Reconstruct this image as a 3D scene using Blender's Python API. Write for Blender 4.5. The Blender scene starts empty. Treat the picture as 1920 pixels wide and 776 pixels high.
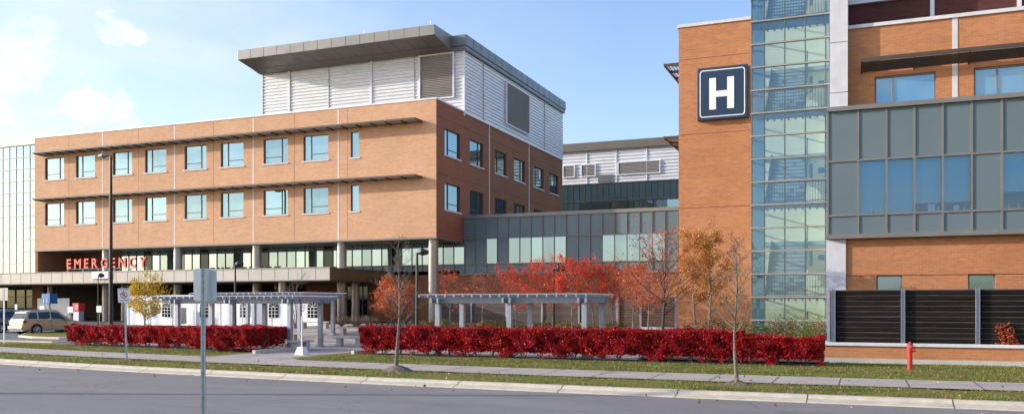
import bpy, math, random
import numpy as np
from math import sin, cos, tan, atan, pi, radians, sqrt
from mathutils import Vector, Matrix
random.seed(7); RNG = np.random.default_rng(7)
S = bpy.context.scene
COL = S.collection

# ------------------------------------------------------------------ camera numbers
F = 1637.0; HY = 573.0; H = 2.05; TH = atan(660/1637.0)
CT, ST = cos(TH), sin(TH)
def PY(x, y, Y):
    s = (x-960)/F; d = Y/(CT+s*ST)
    return Vector((d*(s*CT-ST), Y, H+d*(HY-y)/F))
def PX(x, y, X):
    s = (x-960)/F; d = X/(s*CT-ST)
    return Vector((X, d*(CT+s*ST), H+d*(HY-y)/F))
def PZ(x, y, z=0.0):
    s = (x-960)/F; d = F*(H-z)/(y-HY)
    return Vector((d*(s*CT-ST), d*(CT+s*ST), z))
def XY(x, Y): return PY(x, 0, Y).x          # X on a plane of constant Y
def YX(x, X): return PX(x, 0, X).y          # Y on a plane of constant X
def ZY(x, y, Y): return PY(x, y, Y).z

def sstep(t): t = max(0.0, min(1.0, t)); return t*t*(3-2*t)
def bend(X):
    X = max(-70.0, min(40.0, X)); return 0.0028*(X+0.5)**2
def g(X, Y):                                 # height of the site
    a = 0.68*sstep((Y-35)/23.0); b = 0.55*sstep((Y-52)/8.0)
    w = sstep((X+44)/8.0); h = a*w+b*(1-w)
    if X > -12: h += 0.30*sstep((X+12)/4.0)*sstep((Y-33.5)/4.0)*(1-sstep((Y-50)/8.0))
    return h

# ------------------------------------------------------------------ node helpers
def newmat(name):
    m = bpy.data.materials.new(name); m.use_nodes = True
    nt = m.node_tree; nt.nodes.clear()
    out = nt.nodes.new('ShaderNodeOutputMaterial')
    return m, nt, out
def N(nt, t, **kw):
    n = nt.nodes.new(t)
    for k, v in kw.items(): setattr(n, k, v)
    return n
def L(nt, a, b): nt.links.new(a, b)
def rgba(c): return (c[0], c[1], c[2], 1.0)
def mixc(nt, fac, a, b, mode='MIX'):
    n = N(nt, 'ShaderNodeMix', data_type='RGBA', blend_type=mode)
    if isinstance(fac, (int, float)): n.inputs[0].default_value = fac
    else: L(nt, fac, n.inputs[0])
    for i, v in ((6, a), (7, b)):
        if isinstance(v, (tuple, list)): n.inputs[i].default_value = rgba(v)
        else: L(nt, v, n.inputs[i])
    return n.outputs[2]
def noise(nt, scale, detail=4, rough=0.55, vec=None):
    n = N(nt, 'ShaderNodeTexNoise'); n.inputs['Scale'].default_value = scale
    n.inputs['Detail'].default_value = detail; n.inputs['Roughness'].default_value = rough
    if vec is not None: L(nt, vec, n.inputs['Vector'])
    return n.outputs['Fac']
def mapr(nt, v, a, b, c=0.0, d=1.0):
    n = N(nt, 'ShaderNodeMapRange'); L(nt, v, n.inputs[0])
    for i, q in enumerate((a, b, c, d)): n.inputs[i+1].default_value = q
    return n.outputs[0]
def mth(nt, op, a, b=None):
    n = N(nt, 'ShaderNodeMath', operation=op)
    for i, v in enumerate((a, b)):
        if v is None: continue
        if isinstance(v, (int, float)): n.inputs[i].default_value = v
        else: L(nt, v, n.inputs[i])
    return n.outputs[0]
def pos(nt): return N(nt, 'ShaderNodeNewGeometry').outputs['Position']
def scaled(nt, v, s):
    n = N(nt, 'ShaderNodeMapping'); L(nt, v, n.inputs[0]); n.inputs['Scale'].default_value = s
    return n.outputs[0]

def plain(name, c, rough=0.6, var=0.12, sc=1.5, metal=0.0, spec=0.5, stain=None, bump=0.0, bsc=40):
    m, nt, out = newmat(name)
    b = N(nt, 'ShaderNodeBsdfPrincipled'); L(nt, b.outputs[0], out.inputs[0])
    p = pos(nt)
    n1 = noise(nt, sc, 6, 0.65, p)
    dk = tuple(v*(1-var) for v in c); lt = tuple(min(1, v*(1+var)) for v in c)
    col = mixc(nt, mapr(nt, n1, 0.3, 0.7), dk, lt)
    if stain:
        n2 = noise(nt, 1.0, 5, 0.7, scaled(nt, p, (2.5, 2.5, 0.35)))
        col = mixc(nt, mapr(nt, n2, 0.5, 0.75, 0, 0.6), col, stain)
    L(nt, col, b.inputs['Base Color'])
    b.inputs['Roughness'].default_value = rough; b.inputs['Metallic'].default_value = metal
    b.inputs['Specular IOR Level'].default_value = spec
    L(nt, mapr(nt, noise(nt, sc*3, 3, 0.5, p), 0.3, 0.7, max(0, rough-0.08), min(1, rough+0.1)), b.inputs['Roughness'])
    if bump:
        bn = N(nt, 'ShaderNodeBump'); bn.inputs['Strength'].default_value = bump; bn.inputs['Distance'].default_value = 0.02
        L(nt, noise(nt, bsc, 4, 0.6, p), bn.inputs['Height']); L(nt, bn.outputs[0], b.inputs['Normal'])
    return m

def brick(name, c1, c2, mortar, bw=0.30, bh=0.095, ms=0.010, stainy=0.25):
    m, nt, out = newmat(name)
    b = N(nt, 'ShaderNodeBsdfPrincipled'); L(nt, b.outputs[0], out.inputs[0])
    p = pos(nt); sp = N(nt, 'ShaderNodeSeparateXYZ'); L(nt, p, sp.inputs[0])
    cb = N(nt, 'ShaderNodeCombineXYZ'); L(nt, mth(nt, 'ADD', sp.outputs[0], sp.outputs[1]), cb.inputs[0]); L(nt, sp.outputs[2], cb.inputs[1])
    t = N(nt, 'ShaderNodeTexBrick'); L(nt, cb.outputs[0], t.inputs['Vector'])
    t.inputs['Color1'].default_value = rgba(c1); t.inputs['Color2'].default_value = rgba(c2); t.inputs['Mortar'].default_value = rgba(mortar)
    t.inputs['Scale'].default_value = 1.0; t.inputs['Mortar Size'].default_value = ms
    t.inputs['Brick Width'].default_value = bw; t.inputs['Row Height'].default_value = bh; t.inputs['Bias'].default_value = 0.0
    t.inputs['Mortar Smooth'].default_value = 0.3
    n1 = noise(nt, 0.25, 6, 0.7, p)
    col = mixc(nt, mapr(nt, n1, 0.35, 0.7, 0, stainy), t.outputs['Color'], tuple(v*0.62 for v in c1))
    n2 = noise(nt, 1.0, 4, 0.7, scaled(nt, p, (0.7, 0.7, 6.0)))
    col = mixc(nt, mapr(nt, n2, 0.45, 0.75, 0, 0.35), col, tuple(min(1, v*1.25) for v in c2))
    n3 = noise(nt, 1.0, 5, 0.7, scaled(nt, p, (3.0, 3.0, 0.25)))
    col = mixc(nt, mapr(nt, n3, 0.55, 0.8, 0, 0.3), col, tuple(v*0.6 for v in c1))
    L(nt, col, b.inputs['Base Color']); b.inputs['Roughness'].default_value = 0.85
    b.inputs['Specular IOR Level'].default_value = 0.25
    bn = N(nt, 'ShaderNodeBump'); bn.inputs['Strength'].default_value = 0.35; bn.inputs['Distance'].default_value = 0.01
    bn.invert = True
    L(nt, t.outputs['Fac'], bn.inputs['Height']); L(nt, bn.outputs[0], b.inputs['Normal'])
    return m

def glass_front(name, dcol, gcol, fac=0.55, rough=0.015, wob=0.002, dif2=None, rnd=False):
    """coated window glass with something pale or dark close behind it"""
    m, nt, out = newmat(name)
    d = N(nt, 'ShaderNodeBsdfDiffuse'); gl = N(nt, 'ShaderNodeBsdfGlossy'); mx = N(nt, 'ShaderNodeMixShader')
    p = pos(nt)
    if dif2: L(nt, mixc(nt, mapr(nt, noise(nt, 0.8, 3, 0.6, scaled(nt, p, (1, 1, 0.4))), 0.4, 0.6), dcol, dif2), d.inputs[0])
    else: d.inputs[0].default_value = rgba(dcol)
    gl.inputs[0].default_value = rgba(gcol); gl.inputs['Roughness'].default_value = rough
    if rnd:
        oi = N(nt, 'ShaderNodeObjectInfo').outputs['Random']
        L(nt, mixc(nt, oi, tuple(v*0.78 for v in gcol), tuple(v*1.25 for v in gcol)), gl.inputs[0])
        src = d.inputs[0].links[0].from_socket if d.inputs[0].links else None
        if src: L(nt, mixc(nt, mapr(nt, oi, 0.2, 0.9, 0, 0.7), src, tuple(v*0.4 for v in dcol)), d.inputs[0])
    fr = N(nt, 'ShaderNodeFresnel'); fr.inputs[0].default_value = 1.5
    L(nt, mth(nt, 'MINIMUM', mth(nt, 'ADD', fr.outputs[0], fac), 1.0), mx.inputs[0])
    bn = N(nt, 'ShaderNodeBump'); bn.inputs['Strength'].default_value = 0.25; bn.inputs['Distance'].default_value = wob
    L(nt, noise(nt, 0.9, 2, 0.4, p), bn.inputs['Height']); L(nt, bn.outputs[0], gl.inputs['Normal'])
    L(nt, d.outputs[0], mx.inputs[1]); L(nt, gl.outputs[0], mx.inputs[2]); L(nt, mx.outputs[0], out.inputs[0])
    return m
def glass_clear(name, tint, gcol, fac=0.2):
    m, nt, out = newmat(name)
    d = N(nt, 'ShaderNodeBsdfTransparent'); gl = N(nt, 'ShaderNodeBsdfGlossy'); mx = N(nt, 'ShaderNodeMixShader')
    d.inputs[0].default_value = rgba(tint); gl.inputs[0].default_value = rgba(gcol); gl.inputs['Roughness'].default_value = 0.01
    fr = N(nt, 'ShaderNodeFresnel'); fr.inputs[0].default_value = 1.5
    L(nt, mth(nt, 'MINIMUM', mth(nt, 'ADD', fr.outputs[0], fac), 1.0), mx.inputs[0])
    bn = N(nt, 'ShaderNodeBump'); bn.inputs['Strength'].default_value = 0.25; bn.inputs['Distance'].default_value = 0.002
    L(nt, noise(nt, 0.9, 2, 0.4, pos(nt)), bn.inputs['Height']); L(nt, bn.outputs[0], gl.inputs['Normal'])
    L(nt, d.outputs[0], mx.inputs[1]); L(nt, gl.outputs[0], mx.inputs[2]); L(nt, mx.outputs[0], out.inputs[0])
    return m
def leafmat(name, cols, trans=0.35):
    m, nt, out = newmat(name)
    r = N(nt, 'ShaderNodeNewGeometry').outputs['Random Per Island']
    cr = N(nt, 'ShaderNodeValToRGB'); L(nt, r, cr.inputs[0])
    e = cr.color_ramp.elements
    while len(e) < len(cols): e.new(0.5)
    for i, c in enumerate(cols): e[i].position = i/(len(cols)-1); e[i].color = rgba(c)
    n1 = noise(nt, 1.3, 3, 0.6, pos(nt))
    col = mixc(nt, mapr(nt, n1, 0.35, 0.65, 0, 0.45), cr.outputs[0], tuple(v*0.45 for v in cols[0]))
    b = N(nt, 'ShaderNodeBsdfPrincipled'); L(nt, col, b.inputs['Base Color']); b.inputs['Roughness'].default_value = 0.45
    b.inputs['Specular IOR Level'].default_value = 0.4
    t = N(nt, 'ShaderNodeBsdfTranslucent'); L(nt, col, t.inputs[0])
    mx = N(nt, 'ShaderNodeMixShader'); mx.inputs[0].default_value = trans
    L(nt, b.outputs[0], mx.inputs[1]); L(nt, t.outputs[0], mx.inputs[2]); L(nt, mx.outputs[0], out.inputs[0])
    return m

M = {}
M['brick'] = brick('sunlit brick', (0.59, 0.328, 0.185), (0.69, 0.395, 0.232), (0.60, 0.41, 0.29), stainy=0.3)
M['brick_near'] = brick('orange brick', (0.46, 0.178, 0.070), (0.57, 0.230, 0.098), (0.46, 0.27, 0.175), 0.28, 0.10, 0.012, stainy=0.4)
M['brick_shaded'] = brick('shaded brick', (0.25, 0.108, 0.056), (0.31, 0.138, 0.072), (0.28, 0.15, 0.10))  # darker copy of the wing brick, shade of unlit faces put into the colour
M['brick_dark'] = brick('shade and joint brick', (0.10, 0.032, 0.03), (0.13, 0.045, 0.04), (0.08, 0.04, 0.04))  # dark joint tone; on the setback wall, shade put into the brick colour
M['concrete'] = plain('concrete', (0.50, 0.47, 0.42), 0.85, 0.10, 2.0, stain=(0.34, 0.31, 0.27), bump=0.2)
M['limestone'] = plain('precast concrete', (0.66, 0.65, 0.66), 0.8, 0.08, 0.9, stain=(0.48, 0.47, 0.47), bump=0.1)
M['curb'] = plain('curb concrete', (0.56, 0.49, 0.38), 0.9, 0.16, 3.0, bump=0.5, bsc=60)
M['pier'] = plain('pier concrete', (0.62, 0.62, 0.66), 0.8, 0.10, 1.2, stain=(0.45, 0.44, 0.46), bump=0.1)
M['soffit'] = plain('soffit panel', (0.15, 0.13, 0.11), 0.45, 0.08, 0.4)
M['fascia'] = plain('grey metal fascia', (0.24, 0.235, 0.215), 0.42, 0.06, 0.5, metal=0.3)
M['fascia_dark'] = plain('dark metal fascia', (0.17, 0.18, 0.19), 0.4, 0.08, 0.5, metal=0.3)
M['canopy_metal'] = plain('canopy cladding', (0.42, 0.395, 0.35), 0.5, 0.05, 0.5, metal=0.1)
M['bronze'] = plain('bronze cladding', (0.20, 0.13, 0.07), 0.35, 0.15, 0.4, metal=0.6)
M['siding'] = plain('silver siding', (0.74, 0.75, 0.77), 0.38, 0.04, 0.5, metal=0.25)
M['siding_trim'] = plain('silver trim', (0.72, 0.74, 0.78), 0.45, 0.04, 0.5)
M['louvre'] = plain('louvre blade', (0.34, 0.33, 0.33), 0.5, 0.08, 1)
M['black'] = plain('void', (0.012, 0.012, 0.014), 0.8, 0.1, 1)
M['shade_metal'] = plain('sunshade bronze', (0.085, 0.06, 0.045), 0.5, 0.15, 1.0, metal=0.2)
M['shade_blade'] = plain('sunshade blade', (0.36, 0.34, 0.33), 0.45, 0.12, 1.0, metal=0.2)
M['frame'] = plain('window frame', (0.09, 0.085, 0.085), 0.45, 0.1, 1.0)
M['mull'] = plain('bronze mullion', (0.19, 0.18, 0.168), 0.5, 0.1, 1.0)
M['mull_lt'] = plain('pale mullion', (0.33, 0.32, 0.29), 0.5, 0.1, 1.0)
M['panel'] = plain('slate panel', (0.125, 0.172, 0.190), 0.5, 0.07, 0.35)
M['panel_far'] = plain('slate panel link', (0.12, 0.185, 0.215), 0.45, 0.10, 0.3)
M['panel_black'] = plain('near black panel', (0.028, 0.058, 0.072), 0.3, 0.2, 0.3)
M['win'] = glass_front('blind window glass', (0.15, 0.24, 0.26), (0.36, 0.52, 0.56), 0.48, dif2=(0.24, 0.34, 0.35), rnd=True)
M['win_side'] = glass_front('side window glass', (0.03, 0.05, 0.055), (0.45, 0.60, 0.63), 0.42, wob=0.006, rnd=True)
M['curtain'] = glass_front('link glazing', (0.16, 0.22, 0.235), (0.52, 0.67, 0.71), 0.45, dif2=(0.06, 0.09, 0.10), rnd=True, wob=0.004)
M['atrium'] = glass_front('atrium glazing', (0.17, 0.27, 0.28), (0.40, 0.54, 0.55), 0.42, wob=0.0012, dif2=(0.20, 0.33, 0.34))
M['darkglass'] = glass_front('dark glazing', (0.012, 0.018, 0.018), (0.35, 0.42, 0.42), 0.06)
M['blueglass'] = glass_front('blue blind glass', (0.09, 0.23, 0.36), (0.45, 0.68, 0.85), 0.30, dif2=(0.11, 0.26, 0.39))
M['clear'] = glass_clear('stair glazing', (0.72, 0.83, 0.86), (0.60, 0.78, 0.98), 0.14)
M['cream'] = plain('cream interior paint', (0.86, 0.85, 0.66), 0.8, 0.05, 0.8)
M['stairc'] = plain('stair concrete', (0.34, 0.44, 0.45), 0.8, 0.08, 1.0)
M['teal'] = plain('teal interior wall', (0.15, 0.30, 0.40), 0.7, 0.1, 0.6)
M['rail'] = plain('railing paint', (0.09, 0.13, 0.14), 0.5, 0.1, 1)
M['column'] = plain('column cladding', (0.34, 0.33, 0.31), 0.32, 0.05, 0.4, metal=0.45)
M['blackmetal'] = plain('black paint', (0.012, 0.012, 0.014), 0.45, 0.2, 2)
M['galv'] = plain('galvanised steel', (0.30, 0.335, 0.385), 0.45, 0.14, 6, metal=0.35)
M['galv_post'] = plain('galvanised post', (0.46, 0.50, 0.54), 0.45, 0.2, 14, metal=0.4)
M['signback'] = plain('sign aluminium', (0.40, 0.46, 0.54), 0.45, 0.06, 1.0, metal=0.3)
M['white'] = plain('white paint', (0.80, 0.80, 0.80), 0.55, 0.04, 1)
M['tent'] = plain('tent fabric', (0.82, 0.83, 0.86), 0.6, 0.05, 0.6)
M['navy'] = plain('navy panel', (0.012, 0.035, 0.085), 0.4, 0.1, 1)
M['letter_white'] = plain('white letter', (0.82, 0.82, 0.80), 0.5, 0.03, 1)
M['red_letter'] = plain('red letter face', (0.90, 0.10, 0.06), 0.45, 0.08, 1)
M['letter_edge'] = plain('dark letter side', (0.22, 0.02, 0.02), 0.5, 0.1, 1)
M['red'] = plain('red paint', (0.60, 0.035, 0.015), 0.42, 0.15, 8, stain=(0.30, 0.03, 0.02))
M['sign_red'] = plain('sign red', (0.62, 0.03, 0.03), 0.5, 0.05, 1)
M['sign_blue'] = plain('sign blue', (0.03, 0.17, 0.42), 0.5, 0.08, 1)
M['grey_paint'] = plain('grey paint', (0.22, 0.24, 0.27), 0.55, 0.08, 2)
M['bark'] = plain('grey bark', (0.17, 0.145, 0.125), 0.9, 0.3, 12, bump=0.5, bsc=50)
M['bark_dark'] = plain('dark bark', (0.07, 0.055, 0.045), 0.9, 0.3, 12, bump=0.5, bsc=50)
M['twig'] = plain('twigs', (0.20, 0.145, 0.11), 0.9, 0.25, 6)
M['mulch'] = plain('mulch soil', (0.085, 0.062, 0.048), 1.0, 0.5, 18, bump=0.9, bsc=45)
M['mound'] = plain('soil mound', (0.15, 0.12, 0.095), 1.0, 0.4, 14, bump=1.0, bsc=30)
M['plaza'] = plain('plaza concrete', (0.40, 0.345, 0.315), 0.9, 0.14, 0.7, stain=(0.30, 0.27, 0.26), bump=0.2)
M['tire'] = plain('tyre rubber', (0.015, 0.015, 0.015), 0.85, 0.2, 4)
M['chrome'] = plain('alloy wheel', (0.55, 0.56, 0.58), 0.3, 0.08, 6, metal=0.8)
M['carglass'] = glass_front('car glass', (0.012, 0.018, 0.022), (0.35, 0.42, 0.48), 0.05)
def carpaint(name, c):
    m = plain(name, c, 0.32, 0.04, 1.0, metal=0.45)
    for n in m.node_tree.nodes:
        if n.type == 'BSDF_PRINCIPLED': n.inputs['Coat Weight'].default_value = 0.7; n.inputs['Coat Roughness'].default_value = 0.05
    return m
M['tan_paint'] = carpaint('tan car paint', (0.40, 0.32, 0.23))
M['blue_paint'] = carpaint('blue grey car paint', (0.10, 0.14, 0.20))
M['lamp_red'] = plain('tail lamp', (0.35, 0.01, 0.01), 0.2, 0.1, 3)
M['leaf_red'] = leafmat('burning bush leaves', [(0.16, 0.006, 0.007), (0.42, 0.007, 0.014), (0.66, 0.014, 0.024), (0.86, 0.05, 0.05)], 0.30)
M['leaf_scarlet'] = leafmat('scarlet leaves', [(0.52, 0.03, 0.012), (0.85, 0.08, 0.025), (0.85, 0.18, 0.06), (0.75, 0.05, 0.02)], 0.4)
M['leaf_orange'] = leafmat('orange leaves', [(0.50, 0.10, 0.03), (0.70, 0.20, 0.07), (0.62, 0.14, 0.05), (0.75, 0.30, 0.12)], 0.4)
M['leaf_tan'] = leafmat('tan leaves', [(0.44, 0.17, 0.04), (0.78, 0.40, 0.10), (0.70, 0.28, 0.06), (0.84, 0.52, 0.16)], 0.4)
M['leaf_yellow'] = leafmat('yellow leaves', [(0.55, 0.36, 0.02), (0.80, 0.58, 0.04), (0.72, 0.50, 0.03), (0.85, 0.66, 0.10)], 0.4)
M['leaf_rust'] = leafmat('rust leaves', [(0.42, 0.08, 0.03), (0.70, 0.17, 0.06), (0.62, 0.11, 0.05), (0.72, 0.27, 0.12)], 0.4)
M['leaf_olive'] = leafmat('olive leaves', [(0.10, 0.10, 0.02), (0.20, 0.17, 0.03), (0.30, 0.24, 0.05), (0.09, 0.12, 0.03)], 0.3)
M['leaf_perennial'] = leafmat('perennial leaves', [(0.10, 0.10, 0.03), (0.26, 0.17, 0.07), (0.36, 0.22, 0.10), (0.14, 0.17, 0.04)], 0.3)
M['leaf_green'] = leafmat('green leaves', [(0.06, 0.12, 0.02), (0.16, 0.26, 0.04), (0.24, 0.34, 0.07)], 0.3)
M['blade'] = leafmat('grass blades', [(0.12, 0.145, 0.025), (0.19, 0.225, 0.04), (0.25, 0.27, 0.06), (0.33, 0.26, 0.11)], 0.3)
M['litter'] = leafmat('fallen leaves', [(0.34, 0.03, 0.02), (0.45, 0.16, 0.04), (0.50, 0.32, 0.08), (0.22, 0.09, 0.04)], 0.1)

def lawnmat():
    m, nt, out = newmat('lawn'); b = N(nt, 'ShaderNodeBsdfPrincipled'); L(nt, b.outputs[0], out.inputs[0]); p = pos(nt)
    c = mixc(nt, mapr(nt, noise(nt, 9, 6, 0.75, p), 0.3, 0.7), (0.12, 0.145, 0.025), (0.25, 0.27, 0.06))
    c = mixc(nt, mapr(nt, noise(nt, 0.45, 6, 0.7, scaled(nt, p, (0.6, 1.6, 1))), 0.47, 0.62, 0, 0.9), c, (0.27, 0.18, 0.09))
    c = mixc(nt, mapr(nt, noise(nt, 2.6, 5, 0.7, p), 0.58, 0.72, 0, 0.7), c, (0.11, 0.085, 0.045))
    L(nt, c, b.inputs['Base Color']); b.inputs['Roughness'].default_value = 0.95; b.inputs['Specular IOR Level'].default_value = 0.1
    bn = N(nt, 'ShaderNodeBump'); bn.inputs['Strength'].default_value = 1.0; bn.inputs['Distance'].default_value = 0.05
    L(nt, noise(nt, 22, 4, 0.7, p), bn.inputs['Height']); L(nt, bn.outputs[0], b.inputs['Normal']); return m
M['lawn'] = lawnmat()
def asphalt(name, a, b_):
    m, nt, out = newmat(name); b = N(nt, 'ShaderNodeBsdfPrincipled'); L(nt, b.outputs[0], out.inputs[0]); p = pos(nt)
    c = mixc(nt, mapr(nt, noise(nt, 60, 3, 0.8, p), 0.3, 0.7), a, b_)
    c = mixc(nt, mapr(nt, noise(nt, 1.0, 5, 0.6, scaled(nt, p, (0.12, 0.9, 1))), 0.42, 0.68, 0, 0.30), c, tuple(v*1.35 for v in b_))
    c = mixc(nt, mapr(nt, noise(nt, 0.5, 6, 0.7, p), 0.5, 0.7, 0, 0.30), c, tuple(v*0.7 for v in a))
    vo = N(nt, 'ShaderNodeTexVoronoi', feature='DISTANCE_TO_EDGE'); vo.inputs['Scale'].default_value = 0.16
    wv = N(nt, 'ShaderNodeVectorMath', operation='ADD'); L(nt, p, wv.inputs[0]); nv = N(nt, 'ShaderNodeTexNoise'); nv.inputs['Scale'].default_value = 1.2; nv.inputs['Detail'].default_value = 6; L(nt, p, nv.inputs['Vector'])
    sc_ = N(nt, 'ShaderNodeVectorMath', operation='SCALE'); L(nt, nv.outputs['Color'], sc_.inputs[0]); sc_.inputs[3].default_value = 1.6; L(nt, sc_.outputs[0], wv.inputs[1]); L(nt, wv.outputs[0], vo.inputs['Vector'])
    c = mixc(nt, mth(nt, 'MULTIPLY', mapr(nt, vo.outputs['Distance'], 0.0, 0.004, 0.75, 0.0), mapr(nt, noise(nt, 0.2, 2, 0.5, p), 0.48, 0.55, 0, 1)), c, tuple(v*0.35 for v in a))
    c = mixc(nt, mapr(nt, noise(nt, 7, 5, 0.8, p), 0.35, 0.7, 0, 0.28), c, tuple(v*1.5 for v in a))
    L(nt, c, b.inputs['Base Color']); b.inputs['Roughness'].default_value = 0.85
    bn = N(nt, 'ShaderNodeBump'); bn.inputs['Strength'].default_value = 0.35; bn.inputs['Distance'].default_value = 0.012
    L(nt, noise(nt, 90, 3, 0.7, p), bn.inputs['Height']); L(nt, bn.outputs[0], b.inputs['Normal']); return m
M['asphalt'] = asphalt('road asphalt', (0.14, 0.13, 0.128), (0.27, 0.25, 0.245))
M['lot'] = asphalt('lot asphalt', (0.10, 0.10, 0.11), (0.16, 0.16, 0.17))
def walkmat():
    m, nt, out = newmat('sidewalk concrete'); b = N(nt, 'ShaderNodeBsdfPrincipled'); L(nt, b.outputs[0], out.inputs[0]); p = pos(nt)
    c = mixc(nt, mapr(nt, noise(nt, 1.2, 6, 0.7, p), 0.3, 0.7), (0.38, 0.325, 0.28), (0.50, 0.43, 0.37))
    c = mixc(nt, mapr(nt, noise(nt, 25, 3, 0.7, p), 0.4, 0.75, 0, 0.3), c, (0.30, 0.27, 0.25))
    L(nt, c, b.inputs['Base Color']); b.inputs['Roughness'].default_value = 0.9; return m
M['walk'] = walkmat()
def woodmat(name, a, b_, hi):
    m, nt, out = newmat(name); b = N(nt, 'ShaderNodeBsdfPrincipled'); L(nt, b.outputs[0], out.inputs[0]); p = pos(nt)
    c = mixc(nt, mapr(nt, noise(nt, 1.0, 6, 0.75, scaled(nt, p, (0.8, 0.8, 22))), 0.35, 0.7), a, b_)
    c = mixc(nt, mapr(nt, noise(nt, 1.0, 5, 0.7, scaled(nt, p, (0.5, 0.5, 9))), 0.6, 0.75, 0, 0.7), c, hi)
    r = N(nt, 'ShaderNodeNewGeometry').outputs['Random Per Island']
    c = mixc(nt, mapr(nt, r, 0, 1, 0, 0.75), c, a); c = mixc(nt, mapr(nt, noise(nt, 1.0, 5, 0.8, scaled(nt, p, (1.4, 1.4, 30))), 0.58, 0.72, 0, 0.5), c, hi)
    L(nt, c, b.inputs['Base Color']); b.inputs['Roughness'].default_value = 0.8; b.inputs['Specular IOR Level'].default_value = 0.15; return m
M['darkwood'] = woodmat('weathered dark boards', (0.006, 0.005, 0.005), (0.026, 0.019, 0.017), (0.13, 0.10, 0.085))
M['woodedge'] = woodmat('weathered lit board edge', (0.05, 0.042, 0.04), (0.13, 0.115, 0.11), (0.26, 0.24, 0.24))  # grey weathering, with sky light caught on the bevels put into the colour
M['greywood'] = woodmat('weathered grey boards', (0.08, 0.068, 0.06), (0.17, 0.15, 0.135), (0.34, 0.31, 0.28))

# ------------------------------------------------------------------ mesh building
class MB:
    def __init__(s): s.v = []; s.f = []; s.m = []; s.cm = 0; s.sm = False
    def quad(s, a, b, c, d):
        n = len(s.v); s.v += [tuple(a), tuple(b), tuple(c), tuple(d)]; s.f.append((n, n+1, n+2, n+3)); s.m.append(s.cm)
    def poly(s, pts):
        n = len(s.v); s.v += [tuple(p) for p in pts]; s.f.append(tuple(range(n, n+len(pts)))); s.m.append(s.cm)
    def box(s, x0, x1, y0, y1, z0, z1):
        if x0 > x1: x0, x1 = x1, x0
        if y0 > y1: y0, y1 = y1, y0
        if z0 > z1: z0, z1 = z1, z0
        n = len(s.v)
        s.v += [(x0,y0,z0),(x1,y0,z0),(x1,y1,z0),(x0,y1,z0),(x0,y0,z1),(x1,y0,z1),(x1,y1,z1),(x0,y1,z1)]
        for q in ((0,3,2,1),(4,5,6,7),(0,1,5,4),(1,2,6,5),(2,3,7,6),(3,0,4,7)):
            s.f.append(tuple(n+i for i in q)); s.m.append(s.cm)
        return s
    def obox(s, c, ux, uy, hx, hy, z0, z1):       # box turned in plan
        n = len(s.v); c = Vector(c); ux = Vector(ux); uy = Vector(uy)
        for z in (z0, z1):
            for a, b in ((-1,-1),(1,-1),(1,1),(-1,1)):
                p = c+ux*hx*a+uy*hy*b; s.v.append((p.x, p.y, z))
        for q in ((0,3,2,1),(4,5,6,7),(0,1,5,4),(1,2,6,5),(2,3,7,6),(3,0,4,7)):
            s.f.append(tuple(n+i for i in q)); s.m.append(s.cm)
        return s
    def prism(s, pts, d):                           # polygon swept along the vector d
        n = len(s.v); k = len(pts); d = Vector(d)
        s.v += [tuple(p) for p in pts]+[tuple(Vector(p)+d) for p in pts]
        s.f.append(tuple(range(n+k-1, n-1, -1))); s.m.append(s.cm)
        s.f.append(tuple(range(n+k, n+2*k))); s.m.append(s.cm)
        for i in range(k):
            j = (i+1) % k; s.f.append((n+i, n+j, n+k+j, n+k+i)); s.m.append(s.cm)
        return s
    def tube(s, pts, rad, seg=8, cap=True):
        pts = [Vector(p) for p in pts]; n0 = len(s.v); k = len(pts)
        if isinstance(rad, (int, float)): rad = [rad]*k
        for i, p in enumerate(pts):
            t = (pts[min(i+1, k-1)]-pts[max(i-1, 0)])
            t = t.normalized() if t.length > 1e-9 else Vector((0, 0, 1))
            u = t.cross(Vector((0, 0, 1))); 
            if u.length < 1e-3: u = Vector((1, 0, 0))
            u.normalize(); w = u.cross(t)
            for j in range(seg):
                a = 2*pi*j/seg; s.v.append(tuple(p+(u*cos(a)+w*sin(a))*rad[i]))
        for i in range(k-1):
            for j in range(seg):
                a = n0+i*seg+j; b = n0+i*seg+(j+1) % seg
                s.f.append((a, b, b+seg, a+seg)); s.m.append(s.cm)
        if cap:
            s.f.append(tuple(n0+j for j in range(seg))); s.m.append(s.cm)
            s.f.append(tuple(n0+(k-1)*seg+j for j in reversed(range(seg)))); s.m.append(s.cm)
        return s
    def build(s, name, mats, parent=None, smooth=False, bevel=0, loc=None):
        me = bpy.data.meshes.new(name); me.from_pydata(s.v, [], s.f)
        if not isinstance(mats, (list, tuple)): mats = [mats]
        for q in mats: me.materials.append(M[q] if isinstance(q, str) else q)
        if len(mats) > 1: me.polygons.foreach_set('material_index', s.m)
        if smooth: me.polygons.foreach_set('use_smooth', [True]*len(s.f))
        me.update(); o = bpy.data.objects.new(name, me); COL.objects.link(o)
        if parent:
            o.parent = parent
            o.matrix_parent_inverse = Matrix.Translation(-parent.location) if parent.type == 'EMPTY' and not parent.get('local') else Matrix()
        if loc is not None: o.location = loc
        if bevel:
            b = o.modifiers.new('bevel', 'BEVEL'); b.width = bevel; b.segments = 2; b.limit_method = 'ANGLE'
        return o

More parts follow.
